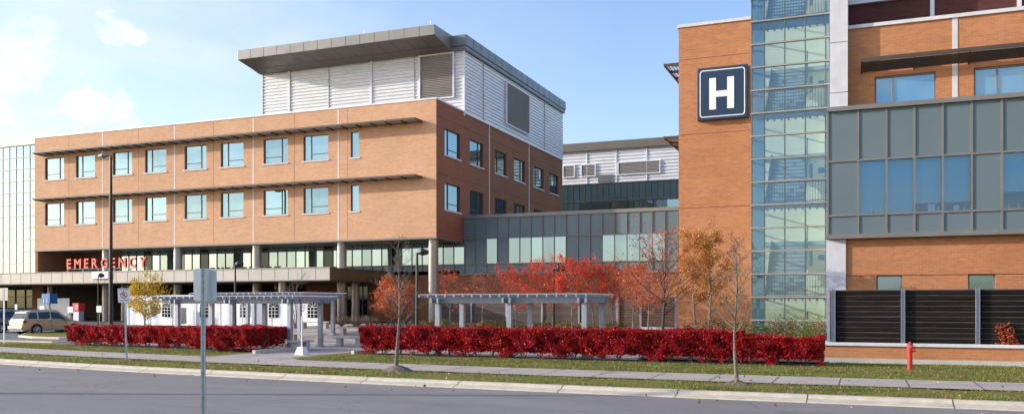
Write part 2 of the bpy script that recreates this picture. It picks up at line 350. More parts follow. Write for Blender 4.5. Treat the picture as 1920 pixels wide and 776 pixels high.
def thing(name, label, cat, loc=(0, 0, 0), group=None, rz=0, local=False):
    o = bpy.data.objects.new(name, None); COL.objects.link(o); o.location = loc; o.rotation_euler = (0, 0, rz)
    o.empty_display_size = 0.3
    o['label'] = label; o['category'] = cat
    if group: o['group'] = group
    if local: o['local'] = 1
    return o
def tag(o, label, cat, group=None, kind=None):
    o['label'] = label; o['category'] = cat
    if group: o['group'] = group
    if kind: o['kind'] = kind
    return o
def struct(o): o['kind'] = 'structure'; return o
def copy_tree(src, parent=None):
    c = src.copy(); COL.objects.link(c)
    if parent: c.parent = parent; c.matrix_parent_inverse = src.matrix_parent_inverse.copy()
    for ch in list(src.children): copy_tree(ch, c)
    return c

def grid_patch(name, mat, xs, yf0, yf1, ny, zo, zf=None):
    m = MB(); zf = zf or g; nx = len(xs); v = []
    for j in range(ny+1):
        for X in xs:
            a, b = yf0(X), yf1(X); Y = a+(b-a)*j/ny; v.append((X, Y, zf(X, Y)+zo))
    m.v = v
    for j in range(ny):
        for i in range(nx-1):
            a = j*nx+i; m.f.append((a, a+1, a+1+nx, a+nx)); m.m.append(0)
    return struct(m.build(name, mat, smooth=True))
def lin(a, b, n): return [a+(b-a)*i/n for i in range(n+1)]

def wall_holes(mb, axis, c, u0, u1, z0, z1, holes, depth):
    """plane wall (axis 'Y': u is X, outward -Y; axis 'X': u is Y, outward +X) with openings and reveals"""
    us = sorted({u0, u1, *[h[0] for h in holes], *[h[1] for h in holes]}); us = [u for u in us if u0 <= u <= u1]
    zs = sorted({z0, z1, *[h[2] for h in holes], *[h[3] for h in holes]}); zs = [z for z in zs if z0 <= z <= z1]
    def P(u, z, d=0): return (u, c+d, z) if axis == 'Y' else (c-d, u, z)
    for i in range(len(us)-1):
        for j in range(len(zs)-1):
            um, zm = (us[i]+us[i+1])/2, (zs[j]+zs[j+1])/2
            if any(h[0] < um < h[1] and h[2] < zm < h[3] for h in holes): continue
            mb.quad(P(us[i], zs[j]), P(us[i+1], zs[j]), P(us[i+1], zs[j+1]), P(us[i], zs[j+1]))
    for a, b, p, q in holes:
        mb.quad(P(a, p), P(a, q), P(a, q, depth), P(a, p, depth)); mb.quad(P(b, q), P(b, p), P(b, p, depth), P(b, q, depth))
        mb.quad(P(a, q), P(b, q), P(b, q, depth), P(a, q, depth)); mb.quad(P(b, p), P(a, p), P(a, p, depth), P(b, p, depth))

def AB(mb, axis, c, u0, u1, d0, d1, z0, z1):       # box on a wall: d measured inward from the wall plane
    if axis == 'Y': mb.box(u0, u1, c+d0, c+d1, z0, z1)
    else: mb.box(c-d1, c-d0, u0, u1, z0, z1)

def window(parent, axis, c, u0, u1, z0, z1, split, transom, mat='win', fr='frame', depth=0.22, sill=True, t=0.055):
    d0, d1 = depth-0.10, depth-0.02
    pn = MB(); AB(pn, axis, c, u0+0.004, u1-0.004, depth-0.05, depth-0.02, z0+0.004, z1-0.004)
    w = pn.build('window', mat, parent)
    f = MB(); d0 = depth-0.11; d1 = depth-0.052
    AB(f, axis, c, u0+0.002, u0+t, d0, d1, z0+0.002, z1-0.002); AB(f, axis, c, u1-t, u1-0.002, d0, d1, z0+0.002, z1-0.002)
    AB(f, axis, c, u0+t, u1-t, d0, d1, z1-t, z1-0.002); AB(f, axis, c, u0+t, u1-t, d0, d1, z0+0.002, z0+t)
    if split:
        um = u0+(u1-u0)*split; AB(f, axis, c, um-t/2, um+t/2, d0, d1, z0+t, z1-t)
        if transom:
            zt = z0+(z1-z0)*transom
            if split > 0.5: AB(f, axis, c, u0+t, um-t/2, d0+0.01, d1, zt-t/2, zt+t/2)
            else: AB(f, axis, c, um+t/2, u1-t, d0+0.01, d1, zt-t/2, zt+t/2)
    f.build('frame', fr, w)
    if sill:
        s = MB(); AB(s, axis, c, u0-0.12, u1+0.12, -0.07, depth-0.12, z0-0.12, z0-0.003); s.build('sill', 'limestone', w)
    return w

def siding(mb, axis, c, u0, u1, z0, z1, pitch=0.30, amp=0.085):
    def P(u, z, d): return (u, c-d, z) if axis == 'Y' else (c+d, u, z)
    n = int((z1-z0)/pitch*6); prev = None
    for i in range(n+1):
        z = z0+(z1-z0)*i/n; ph = ((z-z0)/pitch) % 1.0; d = amp*(0.5+0.5*sin(2*pi*ph))
        if prev: mb.quad(P(u0, prev[0], prev[1]), P(u1, prev[0], prev[1]), P(u1, z, d), P(u0, z, d))
        prev = (z, d)
def louvre(parent, axis, c, u0, u1, z0, z1, n, name='louvre'):
    m = MB(); AB(m, axis, c, u0, u1, -0.02, 0.0, z0, z1); m.cm = 1
    dz = (z1-z0)/n
    for i in range(n):
        z = z0+dz*(i+0.5)
        if axis == 'Y': m.prism([(u0, c-0.03, z-dz*0.1), (u0, c-0.12, z-dz*0.38), (u0, c-0.12, z-dz*0.26), (u0, c-0.03, z+dz*0.2)], (u1-u0, 0, 0))
        else: m.prism([(c+0.03, u0, z-dz*0.1), (c+0.12, u0, z-dz*0.38), (c+0.12, u0, z-dz*0.26), (c+0.03, u0, z+dz*0.2)], (0, u1-u0, 0))
    o = m.build(name, ['louvre', 'shade_blade'], parent)
    f = MB()
    for a in (u0, u1): AB(f, axis, c, a-0.06, a+0.06, -0.16, 0, z0-0.06, z1+0.06)
    for z in (z0, z1): AB(f, axis, c, u0+0.06, u1-0.06, -0.16, 0, z-0.06, z+0.06)
    f.build('frame', 'siding_trim', o); return o

# ------------------------------------------------------------------ numpy leaf clouds
def leaf_cloud(name, P, size, mat, parent, aspect=0.6, up=0.0, jitter=0.35, rng=RNG, tri=False):
    P = np.asarray(P, float); n = len(P)
    a = rng.normal(size=(n, 3)); a[:, 2] += up; a /= np.linalg.norm(a, axis=1)[:, None]
    b = rng.normal(size=(n, 3)); b -= (b*a).sum(1)[:, None]*a; b /= np.linalg.norm(b, axis=1)[:, None]
    sz = size*(1+jitter*rng.normal(size=n)).clip(0.4, 1.8)
    L_ = a*sz[:, None]*0.5; W = b*(sz*aspect*0.5)[:, None]
    if tri:
        V = np.stack([P-W, P+W, P+2*L_], 1).reshape(-1, 3); k = 3
    else:
        nrm = np.cross(a, b)*(sz*0.12)[:, None]
        V = np.stack([P-L_, P+W+nrm, P+L_, P-W+nrm], 1).reshape(-1, 3); k = 4
    me = bpy.data.meshes.new(name); me.vertices.add(n*k); me.vertices.foreach_set('co', V.astype(np.float32).ravel())
    me.loops.add(n*k); me.loops.foreach_set('vertex_index', np.arange(n*k, dtype=np.int32))
    me.polygons.add(n); me.polygons.foreach_set('loop_start', np.arange(0, n*k, k, dtype=np.int32))
    me.materials.append(M[mat]); me.update(calc_edges=True)
    o = bpy.data.objects.new(name, me); COL.objects.link(o)
    if parent:
        o.parent = parent; o.matrix_parent_inverse = Matrix.Translation(-parent.location)
    return o

# =================================================================== GROUND
far = MB()
xs = [-900, -300, -140]+lin(-110, 40, 50)+[80, 300, 900]; ys = [-600, -200, -40, 0]+lin(10, 130, 60)+[200, 500, 1500]
for Y in ys:
    for X in xs: far.v.append((X, Y, g(X, Y)-(0.20 if Y < 32 else 0.05)))
for j in range(len(ys)-1):
    for i in range(len(xs)-1):
        a = j*len(xs)+i; far.f.append((a, a+1, a+1+len(xs), a+len(xs))); far.m.append(0)
struct(far.build('ground', 'lawn', smooth=True))
RX = [-400, -200, -120]+lin(-90, 30, 80)+[60, 150, 400]
CB = lambda X: 21.30+bend(X)                 # back of the far curb
flat = lambda X, Y: 0.0
grid_patch('road', 'asphalt', RX, lambda X: 10.2+bend(X)*0.9, lambda X: CB(X)-0.60, 4, -0.13, flat)
grid_patch('near_verge', 'lawn', RX, lambda X: -3, lambda X: 10.0+bend(X)*0.9, 4, 0.0, flat)
# curb with a rolled face and joints
cm = MB(); prof = [(-0.62, -0.128), (-0.58, -0.10), (-0.30, -0.055), (-0.22, 0.0), (-0.18, 0.015), (0.0, 0.015), (0.0, -0.15)]
rr = []
step = lin(-120, 40, 160)
for X in step: rr.append([(X, CB(X)+a, z) for a, z in prof])
for i in range(len(rr)-1):
    for k in range(len(prof)-1): cm.quad(rr[i][k], rr[i+1][k], rr[i+1][k+1], rr[i][k+1])
struct(cm.build('curb', 'curb'))
jm = MB()
for X in [-31.0+2.98*i for i in range(13)]:
    y = CB(X)
    for k in range(len(prof)-2):
        (a, z), (a2, z2) = prof[k], prof[k+1]
        jm.quad((X-0.011, y+a, z+0.003), (X+0.011, y+a, z+0.003), (X+0.011, y+a2, z2+0.003), (X-0.011, y+a2, z2+0.003))
struct(jm.build('curb_joints', 'mulch'))
nc = MB()
for i in range(len(step)-1):
    a, b = step[i], step[i+1]; ya, yb = 10.1+bend(a)*0.9, 10.1+bend(b)*0.9
    nc.quad((a, ya-0.1, 0.01), (b, yb-0.1, 0.01), (b, yb+0.1, 0.01), (a, ya+0.1, 0.01)); nc.quad((a, ya+0.1, 0.01), (b, yb+0.1, 0.01), (b, yb+0.12, -0.14), (a, ya+0.12, -0.14))
struct(nc.build('near_curb', 'curb'))
grid_patch('verge', 'lawn', lin(-120, 40, 160), lambda X: CB(X), lambda X: CB(X)+2.5, 6, 0.0, lambda X, Y: 0.012*sin(X*2.1)+0.03*max(0, sin((Y-CB(X))/2.5*pi)))
SW0 = lambda X: CB(X)+2.45+0.1*sin(X*0.9)*0.3; SW1 = lambda X: CB(X)+4.95
grid_patch('sidewalk', 'walk', lin(-120, 40, 160), SW0, SW1, 2, 0.03, flat)
sj = MB()
for X in [-60+1.65*i for i in range(52)]:
    sj.quad((X-0.012, SW0(X), 0.034), (X+0.012, SW0(X), 0.034), (X+0.012, SW1(X), 0.034), (X-0.012, SW1(X), 0.034))
struct(sj.build('sidewalk_joints', 'mulch'))
HF = lambda X: 31.0+0.0016*(X+0.5)**2        # front of the hedges
def lawn2b(X): return HF(X)+1.4 if X > -38 else HF(X)+1.0-0.1*(X+38)*-1*0.3
grid_patch('lawn', 'lawn', lin(-120, -24.6, 60), SW1, lambda X: max(SW1(X)+1.2, 35.0-0.03*(X+40)) if X < -39 else HF(X)+1.6, 6, 0.012, lambda X, Y: g(X, Y))
grid_patch('lawn', 'lawn', lin(-20.9, 40, 60), lambda X: SW1(X) if X > -19.5 else SW1(X)+(-19.5-X)*0.9, lambda X: HF(X)+1.2 if X < -1.6 else 33.7, 6, 0.012)
grid_patch('plaza', 'plaza', lin(-44, -8.0, 40), lambda X: SW1(X)-0.02 if -25.5 < X < -19 else HF(X)+1.2, lambda X: 58, 20, 0.008)
pj = MB()
for X in [-40+2.4*i for i in range(13)]:
    ys_ = lin(HF(X)+1.4 if not -25.5 < X < -19 else SW1(X), 57, 30)
    for a, b in zip(ys_[:-1], ys_[1:]):
        pj.quad((X-0.02, a, g(X, a)+0.013), (X+0.02, a, g(X, a)+0.013), (X+0.02, b, g(X, b)+0.013), (X-0.02, b, g(X, b)+0.013))
struct(pj.build('plaza_joints', 'mulch'))
grid_patch('parking_lot', 'lot', lin(-140, -39.5, 50), lambda X: 35.2-0.03*(X+40), lambda X: 76, 26, 0.010)
lc = MB(); pts = [(-140, 38.1), (-100, 36.9), (-60, 35.8), (-41.5, 35.25), (-39.9, 36.2), (-39.6, 39)]
for (a, b), (c, d) in zip(pts[:-1], pts[1:]):
    n_ = 12
    for i in range(n_):
        p = Vector((a+(c-a)*i/n_, b+(d-b)*i/n_)); q = Vector((a+(c-a)*(i+1)/n_, b+(d-b)*(i+1)/n_)); t = (q-p).normalized(); w = Vector((-t.y, t.x))*0.09
        lc.prism([(p.x-w.x, p.y-w.y, -0.05), (p.x+w.x, p.y+w.y, -0.05), (p.x+w.x, p.y+w.y, 0.10), (p.x-w.x, p.y-w.y, 0.10)], (q.x-p.x, q.y-p.y, 0))
struct(lc.build('lot_curb', 'curb'))
# traffic island of the lot
isl = [PZ(x, y, 0) for x, y in ((34, 632), (60, 634.5), (110, 636), (160, 636), (190, 626), (150, 621), (80, 624), (45, 628))]
im = MB(); im.prism([(p.x, p.y, -0.02) for p in isl], (0, 0, 0.16)); struct(im.build('island_curb', 'curb', bevel=0.03))
ctr = sum(isl, Vector())/len(isl)
im = MB(); im.poly([tuple(ctr+(p-ctr)*0.93+Vector((0, 0, 0.147))) for p in isl]); struct(im.build('island_grass', 'lawn'))
# planting beds behind the hedge
grid_patch('planting_bed', 'mulch', lin(-19.2, -1.4, 40), lambda X: HF(X)-0.15, lambda X: HF(X)+1.15, 3, 0.022)
grid_patch('planting_bed', 'mulch', lin(-38.5, -25.2, 40), lambda X: HF(X)-0.15, lambda X: HF(X)+1.5, 3, 0.022)
grid_patch('planting_bed', 'mulch', lin(-8.2, -1.2, 20), lambda X: 33.2, lambda X: 44, 12, 0.020)
grid_patch('planting_bed', 'mulch', lin(-34, -8.2, 40), lambda X: 52, lambda X: 64, 12, 0.020)

# =================================================================== BRICK WING (left)
YL = 63.0; XC = XY(818, YL); XLend = XY(65, YL); ZT = 18.70; ZB = 7.60
hb = thing('hospital_wing', 'long orange brick hospital wing on round columns with a silver rooftop storey', 'building', (XC, YL, 0.7))
r1 = (14.48, 16.63); r2 = (9.98, 12.17)
wpx = [(84.3, 119.9), (142.3, 178), (211.5, 247.5), (271.9, 311.7), (346, 387), (413.8, 456.5), (494, 539.5), (568.9, 615.3), (657.4, 672.9)]
fw = []
for i, (a, b) in enumerate(wpx):
    for r in (r1, r2): fw.append((XY(a, YL), XY(b, YL), r[0], r[1], i))
XJ = [XY(x, YL) for x in (192.5, 327.5, 475, 634.5)]
wb = MB(); wall_holes(wb, 'Y', YL, XLend, XC, ZB, ZT, [f[:4] for f in fw], 0.22)
wb.build('brick_wall', 'brick', hb)
for a, b, p, q, i in fw:
    if i == 8: window(hb, 'Y', YL, a, b, p, q, 0, 0)
    else: window(hb, 'Y', YL, a, b, p, q, 0.73 if i % 2 == 0 else 0.29, 0.26)
swpx = [(833.7, 863.1), (880.9, 906.4), (928, 950), (963.6, 984.5), (1000.7, 1019.3), (1030, 1046.7)]
YS2 = YX(1054.6, XC); YP = YX(870, XC)
sw = []
for i, (a, b) in enumerate(swpx):
    for r in (r1, r2): sw.append((YX(a, XC), YX(b, XC), r[0], r[1], i))
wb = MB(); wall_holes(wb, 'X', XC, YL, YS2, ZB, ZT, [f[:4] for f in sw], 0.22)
wb.build('side_wall', 'brick_shaded', hb)
for a, b, p, q, i in sw: window(hb, 'X', XC, a, b, p, q, 0.28 if i % 2 == 0 else 0.68, 0.25, mat='win_side')
jn = MB()
for x in XJ: jn.box(x-0.07, x+0.07, YL-0.012, YL+0.0, ZB, ZT-0.1)
for px in (917.6, 992): y = YX(px, XC); jn.box(XC, XC+0.012, y-0.08, y+0.08, ZB, ZT-0.1)
jn.build('joint_strip', 'limestone', hb)
jn = MB()
for z in (13.35, 8.85): pass
for x in [XY(192.5, YL)-4.4, XY(260, YL), XY(400, YL), XY(552, YL), XY(652, YL)]: jn.box(x-0.012, x+0.012, YL-0.004, YL, ZB, ZT-0.1)
for z in (17.35, 12.75): jn.box(XC, XC+0.004, YL, YS2, z, z+0.03)
jn.build('movement_joint', 'brick_dark', hb)
cp = MB(); cp.box(XLend, XC+0.06, YL-0.06, YL+0.35, ZT, ZT+0.13); cp.box(XC-0.35, XC+0.06, YL+0.35, YP+0.1, ZT, ZT+0.13)
cp.build('coping', 'siding_trim', hb)
rf = MB(); rf.box(XLend, XC-0.36, YL+0.36, YS2, ZT-0.5, ZT-0.3); rf.box(XLend, XC-0.01, YL+0.01, 67.9, ZB-0.12, ZB-0.01); rf.build('roof', 'soffit', hb)
eg = MB(); eg.box(XLend-0.02, XC+0.03, YL-0.03, YL+0.2, ZB-0.14, ZB-0.002); eg.box(XC-0.2, XC+0.03, YL+0.2, 68.0, ZB-0.14, ZB-0.002); eg.build('edge_trim', 'mull', hb)
wl = MB(); wl.box(XLend, XLend+0.3, YL+0.01, 95, ZB, ZT-0.01); wl.box(XLend, XC-0.3, YS2-0.3, YS2, 0.5, ZT); wl.build('rear_wall', 'brick_shaded', hb)
# columns
for x in (812.5, 641, 482, 334, 200):
    X = XY(x, 63.75); c = MB(); c.tube([(X, 63.75, 0.4), (X, 63.75, ZB-0.12)], 0.41, 24)
    for z in (2.9, 5.2): c.tube([(X, 63.75, z), (X, 63.75, z+0.02)], 0.412, 24)
    c.build('column', 'column', hb, smooth=False)
# sunshades
def sunshade(parent, axis, c, u0, u1, zo, D, nb, drop=0.0, name='sunshade', blade='shade_blade', n=5):
    m = MB()
    sg = -1 if axis == 'Y' else 1
    def P(u, d, z): return (u, c+sg*d, z) if axis == 'Y' else (c+sg*d, u, z)
    dv = (u1-u0, 0, 0) if axis == 'Y' else (0, u1-u0, 0)
    m.prism([P(u0, D, zo-0.07), P(u0, D, zo+0.07), P(u0, D-0.09, zo+0.07), P(u0, D-0.09, zo-0.07)], dv)
    m.prism([P(u0, 0.10, zo-drop-0.06), P(u0, 0.10, zo-drop+0.06), P(u0, 0.02, zo-drop+0.06), P(u0, 0.02, zo-drop-0.06)], dv)
    th = 0.05; du = (th, 0, 0) if axis == 'Y' else (0, th, 0)
    for i in range(nb+1):
        u = u0+(u1-u0-th)*i/nb
        m.prism([P(u, 0.0, zo-drop-0.16), P(u, D-0.1, zo-0.11), P(u, D-0.1, zo+0.05), P(u, 0.0, zo-drop+0.05)], du)
    o = m.build(name, 'shade_metal', parent)
    b = MB(); b.prism([P(u0+0.02, 0.09, zo-drop+0.01), P(u0+0.02, D-0.08, zo+0.05), P(u0+0.02, D-0.08, zo+0.062), P(u0+0.02, 0.09, zo-drop+0.022)], tuple(v*(1-0.04/(u1-u0)) for v in dv))
    for k in range(n):
        d = 0.12+(D-0.24)*(k+0.5)/n; z = zo-drop*(1-d/D); w = (D-0.3)/n*0.47
        b.prism([P(u0+0.02, d-w, z-0.045), P(u0+0.02, d+w, z+0.02), P(u0+0.02, d+w, z+0.035), P(u0+0.02, d-w, z-0.03)], tuple(v*(1-0.04/(u1-u0)) for v in dv))
    b.build('blades', blade, o); return o
XS0 = XY(60, 61.8); XS1 = -33.25
for zo in (17.03, 12.51): sunshade(hb, 'Y', YL, XS0, XS1, zo, 1.2, 30)
# rooftop storey
YPH = YP; XP0 = XY(493, YPH); ZF0, ZF1 = 24.0, 25.3
sd = MB(); siding(sd, 'Y', YPH, XP0, XC, ZT-0.35, ZF0); sd.build('front_siding', 'siding', hb, smooth=True)
sd = MB(); siding(sd, 'X', XC+0.01, YPH, YS2, ZT, ZF0); sd.build('side_siding', 'siding', hb, smooth=True)
tr = MB(); tr.box(XC-0.06, XC+0.10, YPH-0.10, YPH+0.04, ZT-0.3, ZF0); tr.box(XC-0.02, XC+0.12, YPH+0.04, YS2, ZT-0.10, ZT+0.05)
for x in (543.4, 697, 787): t2 = MB(); X = XY(x, YPH); t2.box(X-0.10, X+0.10, YPH-0.14, YPH-0.0, ZT-0.3, ZF0); t2.build('cover_strip', 'siding_trim', hb)
tr.build('corner_trim', 'siding_trim', hb); tr = MB(); tr.box(XP0-0.05, XP0+0.06, YPH-0.12, YPH+0.2, ZT-0.3, ZF0); tr.build('end_trim', 'siding_trim', hb)
for x in (617.6, 778): tr = MB(); X = XY(x, YPH); tr.box(X-0.02, X+0.02, YPH-0.10, YPH-0.0, ZT-0.3, ZF0); tr.build('seam', 'louvre', hb)
for px in (905, 1020): tr = MB(); y = YX(px, XC); tr.box(XC+0.0, XC+0.115, y-0.02, y+0.02, ZT, ZF0); tr.build('seam', 'louvre', hb)
bw = MB(); bw.box(XP0+0.01, XP0+0.2, YPH+0.1, YS2, ZT, ZF0); bw.box(XP0, XC-0.01, YS2-0.2, YS2-0.01, ZT, ZF0); bw.build('rear_siding', 'siding', hb)
louvre(hb, 'Y', YPH-0.09, XY(789, YPH), XY(852, YPH), ZY(820, 186, YPH), ZF0-0.1, 26)
louvre(hb, 'X', XC+0.11, YX(946, XC), YX(989, XC), 19.5, 23.5, 24)
fc = MB(); fc.box(XP0-0.2, XC+0.30, YPH-0.30, YS2+0.1, ZF0, ZF0+0.35); fc.box(XP0-0.2, XC+0.36, YPH-0.36, YS2+0.16, ZF0+0.35, ZF1)
fc.build('roof_fascia', 'fascia_dark', hb, bevel=0.05)
fs = MB(); 
for i in range(16):
    y = YPH+1.2+i*1.65
    if y < YS2: fs.box(XC+0.36, XC+0.366, y-0.015, y+0.015, ZF0+0.36, ZF1-0.05)
fs.build('fascia_seam', 'black', hb)
XK0, XK1 = XY(445.5, 64.9), -33.1
cn = MB(); Yf = 64.9
cn.prism([(XK0, Yf, 24.57), (XK0, Yf, 25.42), (XK0, YPH+2.0, 25.42), (XK0, YPH+2.0, 24.02), (XK0, YPH-0.4, 24.02), (XK0, Yf+2.1, 24.22)], (XK1-XK0, 0, 0))
roofc = cn.build('roof_canopy', 'fascia', hb, bevel=0.03)
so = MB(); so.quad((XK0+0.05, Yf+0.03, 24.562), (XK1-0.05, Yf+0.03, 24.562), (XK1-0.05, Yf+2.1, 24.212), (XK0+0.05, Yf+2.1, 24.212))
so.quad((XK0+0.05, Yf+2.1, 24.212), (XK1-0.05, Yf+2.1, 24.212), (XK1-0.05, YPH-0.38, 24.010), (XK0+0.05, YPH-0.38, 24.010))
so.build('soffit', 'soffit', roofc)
fs = MB()
for i in range(1, 14):
    X = XK0+(XK1-XK0)*i/14; fs.box(X-0.014, X+0.014, Yf-0.006, Yf, 24.6, 25.40)
    fs.quad((X-0.014, Yf+0.03, 24.556), (X+0.014, Yf+0.03, 24.556), (X+0.014, Yf+2.1, 24.206), (X-0.014, Yf+2.1, 24.206))
fs.quad((XK0+.1, Yf+2.08, 24.208), (XK1-.1, Yf+2.08, 24.208), (XK1-.1, Yf+2.11, 24.204), (XK0+.1, Yf+2.11, 24.204))
fs.build('panel_seam', 'black', roofc)
ht = MB(); X = XY(571, YPH-.3); ht.box(X-0.5, X-0.44, YPH-0.5, YPH-0.16, ZT-.3, ZT+0.42); ht.box(X+0.44, X+0.5, YPH-0.5, YPH-0.16, ZT-.3, ZT+0.42); ht.box(X-0.5, X+0.5, YPH-0.5, YPH-0.16, ZT+0.42, ZT+0.48)
ht.build('hatch_frame', 'louvre', hb)
lp = MB(); X = XY(556, YPH-.6); lp.tube([(X+0.4, YPH-0.1, 19.65), (X+0.1, YPH-0.6, 19.8), (X-0.1, YPH-0.7, 19.83)], 0.03, 6); lp.box(X-0.32, X+0.05, YPH-0.85, YPH-0.6, 19.78, 19.9); lp.build('wall_lamp', 'louvre', hb)
ar = MB()
for x, y in ((683, 0), (808, 0)): X = XY(x, 65.2); ar.tube([(X, 65.2, 25.4), (X, 65.2, 25.85)], 0.03, 5)
ar.build('lightning_rod', 'siding_trim', hb)
stk = MB(); X, Y = -33.4, 69.5; stk.tube([(X, Y, 25.3), (X, Y, 25.55)], 0.12, 8); stk.build('roof_vent', 'sign_red', hb)

# =================================================================== SLATE LINK + GLAZED BASE
YW = 68.0
lk = thing('link_building', 'slate panelled link block with a long band of glazing, between brick wing and H tower', 'building', (-20, YW, 0.7))
ZW = [0.4, 4.75, 5.6, 7.76, 9.55]
XR = -11.0
# slate cladding rows east of the wing
pw = MB(); pw.box(XC+0.01, XR, YW, YW+12, 7.76, 9.5); pw.box(XC-0.3, XR, YW, YW+0.3, 4.75, 5.6); pw.build('panel_cladding', 'panel_far', lk)
cpn = MB(); cpn.box(XC+0.01, XR, YW-0.10, YW+0.35, 9.5, 9.78); cpn.build('coping', 'fascia', lk)
bs = MB(); bs.box(XC-16, XR, YW+0.02, YW+0.4, 0.3, 4.73); bs.build('brick_base', 'brick_shaded', lk)
dk = MB(); dk.box(XLend, XC-0.31, YW+0.01, YW+0.3, 5.06, 5.6); dk.build('dado_panel', 'panel_far', lk)
# glazing bays, each its own window
x0 = -68.0; bays = []
x = XLend+6.2
while x < XR-0.3:
    bays.append(x); x += 1.02
mu = MB()
i = 0
for k, x in enumerate(bays):
    xe = min(x+1.02, XR)
    east = x > XC-0.5
    pc = 960+F*tan(atan((x+0.5)/YW)+TH)
    dark = (k % 7 == 3) if not east else (880 < pc < 903 or 938 < pc < 961 or 1066 < pc < 1131 or 1236 < pc)
    p = MB(); p.box(x+0.03, xe-0.03, YW-0.01, YW+0.03, 5.62, ZB-0.15 if not east else 7.74)
    p.build('window', 'panel_far' if (dark and east) else ('darkglass' if dark else 'curtain'), lk)
    mu.box(x-0.026, x+0.026, YW-0.08, YW-0.012, 4.75 if east else 5.06, 9.5 if east else ZB-0.14)
for z in (4.78, 5.6, 7.76): mu.box(XC-0.3, XR, YW-0.09, YW-0.004, z-0.035, z+0.035)
mu.box(XLend+6, XC-0.3, YW-0.09, YW-0.004, 5.565, 5.635); mu.box(XLend+6, XC-0.3, YW-0.09, YW-0.004, 7.2-0.03, 7.2+0.03)
mu.box(XC-0.3, XR, YW-0.14, YW, 4.66, 4.745)
mu.build('mullions', 'mull', lk)
# brick recess at the left end of the base
rb = MB(); rb.box(XLend, XLend+0.4, YL+0.05, YW, 5.0, ZB-0.13); rb.box(XLend, XLend+6.2, YW, YW+0.3, 5.0, ZB-0.13); rb.build('recess_wall', 'brick_shaded', lk)
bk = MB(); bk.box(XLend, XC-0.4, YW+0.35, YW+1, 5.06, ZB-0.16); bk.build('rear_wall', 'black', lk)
# ambulance bay below: deep, its shade put into black walls and ceiling
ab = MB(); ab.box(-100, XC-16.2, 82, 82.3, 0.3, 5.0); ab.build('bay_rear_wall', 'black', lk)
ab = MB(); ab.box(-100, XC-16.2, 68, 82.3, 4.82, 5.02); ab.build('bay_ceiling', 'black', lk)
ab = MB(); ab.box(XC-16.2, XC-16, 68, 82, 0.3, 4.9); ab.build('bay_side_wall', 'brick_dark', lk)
pr = MB(); X = XY(68, 66); pr.box(X-0.6, X+1.0, 66, 67, 0.4, 4.1); pr.build('brick_pier', 'brick_shaded', lk)
eg2 = MB(); eg2.box(-110, X-0.6, 68.2, 68.25, 0.5, 4.1); eg2.build('lobby_glazing', 'darkglass', lk)
em = MB()
for i in range(22): em.box(-110+1.5*i, -109.94+1.5*i, 68.1, 68.19, 0.5, 4.1)
em.box(-110, X-0.6, 68.1, 68.19, 3.0, 3.07); em.build('lobby_mullions', 'mull', lk)
# entrance doors
dX0, dX1 = XY(650, 67.9), XY(690, 67.9)
dd = MB(); dd.box(dX0, dX1, YW-0.06, YW, 0.6, 3.9); door = dd.build('entrance_door', 'darkglass', lk)
df = MB()
for k in range(5): x = dX0+(dX1-dX0)*k/4; df.box(x-0.04, x+0.04, YW-0.12, YW-0.062, 0.6, 3.9)
for z in (2.9, 3.86): df.box(dX0, dX1, YW-0.11, YW-0.064, z, z+0.07)
df.build('frame', 'frame', door)

# =================================================================== EMERGENCY CANOPY
XE = -38.9
ec = thing('entrance_canopy', 'long flat metal clad entrance canopy with a bronze end, over the drop-off lane', 'canopy', (-60, 60, 0.6))
c1 = MB(); c1.box(-115, XE, 58.2, 67.5, 4.10, 5.06); c1.build('slab', 'canopy_metal', ec)
c1 = MB(); c1.box(XE+0.002, XE+0.05, 58.17, 67.5, 4.06, 5.08); c1.build('end_panel', 'bronze', ec)
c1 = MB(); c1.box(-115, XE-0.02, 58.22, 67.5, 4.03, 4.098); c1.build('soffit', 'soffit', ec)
c1 = MB(); 
for i in range(55): X = -38.9-1.3*(i+1); c1.box(X-0.016, X+0.016, 58.194, 58.2, 4.12, 5.04)
c1.build('panel_seam', 'black', ec)
c1 = MB(); c1.box(-115, XE+0.06, 58.14, 58.3, 5.061, 5.12); c1.build('edge_cap', 'fascia', ec)
for px in (640, 530, 200, 60):
    X = XY(px, 60.2 if px == 530 else 63.75)
    c1 = MB(); c1.tube([(X, 60.2 if px == 530 else 66.0, 0.4), (X, 60.2 if px == 530 else 66.0, 4.03)], 0.36, 20); c1.build('column', 'column', ec)
bn = MB(); bn.box(XY(173, 58.1), XY(204, 58.1), 58.02, 58.12, 4.45, 5.05); tag(bn.build('banner', 'white'), 'blank white board fixed to the canopy edge under the red letters', 'sign board')

def letter_mesh(ch, height, depth, matf, mats, offset=0.0):
    cu = bpy.data.curves.new('letter', 'FONT'); cu.body = ch; cu.size = 1.0; cu.extrude = 0.5; cu.offset = offset; cu.resolution_u = 4
    ob = bpy.data.objects.new('tmp', cu); COL.objects.link(ob)
    dg = bpy.context.evaluated_depsgraph_get(); me = bpy.data.meshes.new_from_object(ob.evaluated_get(dg))
    bpy.data.objects.remove(ob); bpy.data.curves.remove(cu)
    co = np.empty(len(me.vertices)*3); me.vertices.foreach_get('co', co); co = co.reshape(-1, 3)
    x0, x1 = co[:, 0].min(), co[:, 0].max(); y0, y1 = co[:, 1].min(), co[:, 1].max()
    k = height/(y1-y0)
    new = np.stack([(co[:, 0]-x0)*k, -co[:, 2]*depth, (co[:, 1]-y0)*k], 1)
    me.vertices.foreach_set('co', new.ravel()); me.materials.clear()
    for q in mats: me.materials.append(M[q])
    me.update()
    if len(mats) > 1:
        for p in me.polygons: p.material_index = 0 if p.normal.y < -0.9 else 1
    return me, (x1-x0)*k
es = thing('emergency_sign', 'red capital letters spelling EMERGENCY standing on the canopy edge', 'sign', (XY(127, 58.6), 58.6, 5.1))
lx0, lx1 = XY(127, 58.6), XY(276, 58.6)
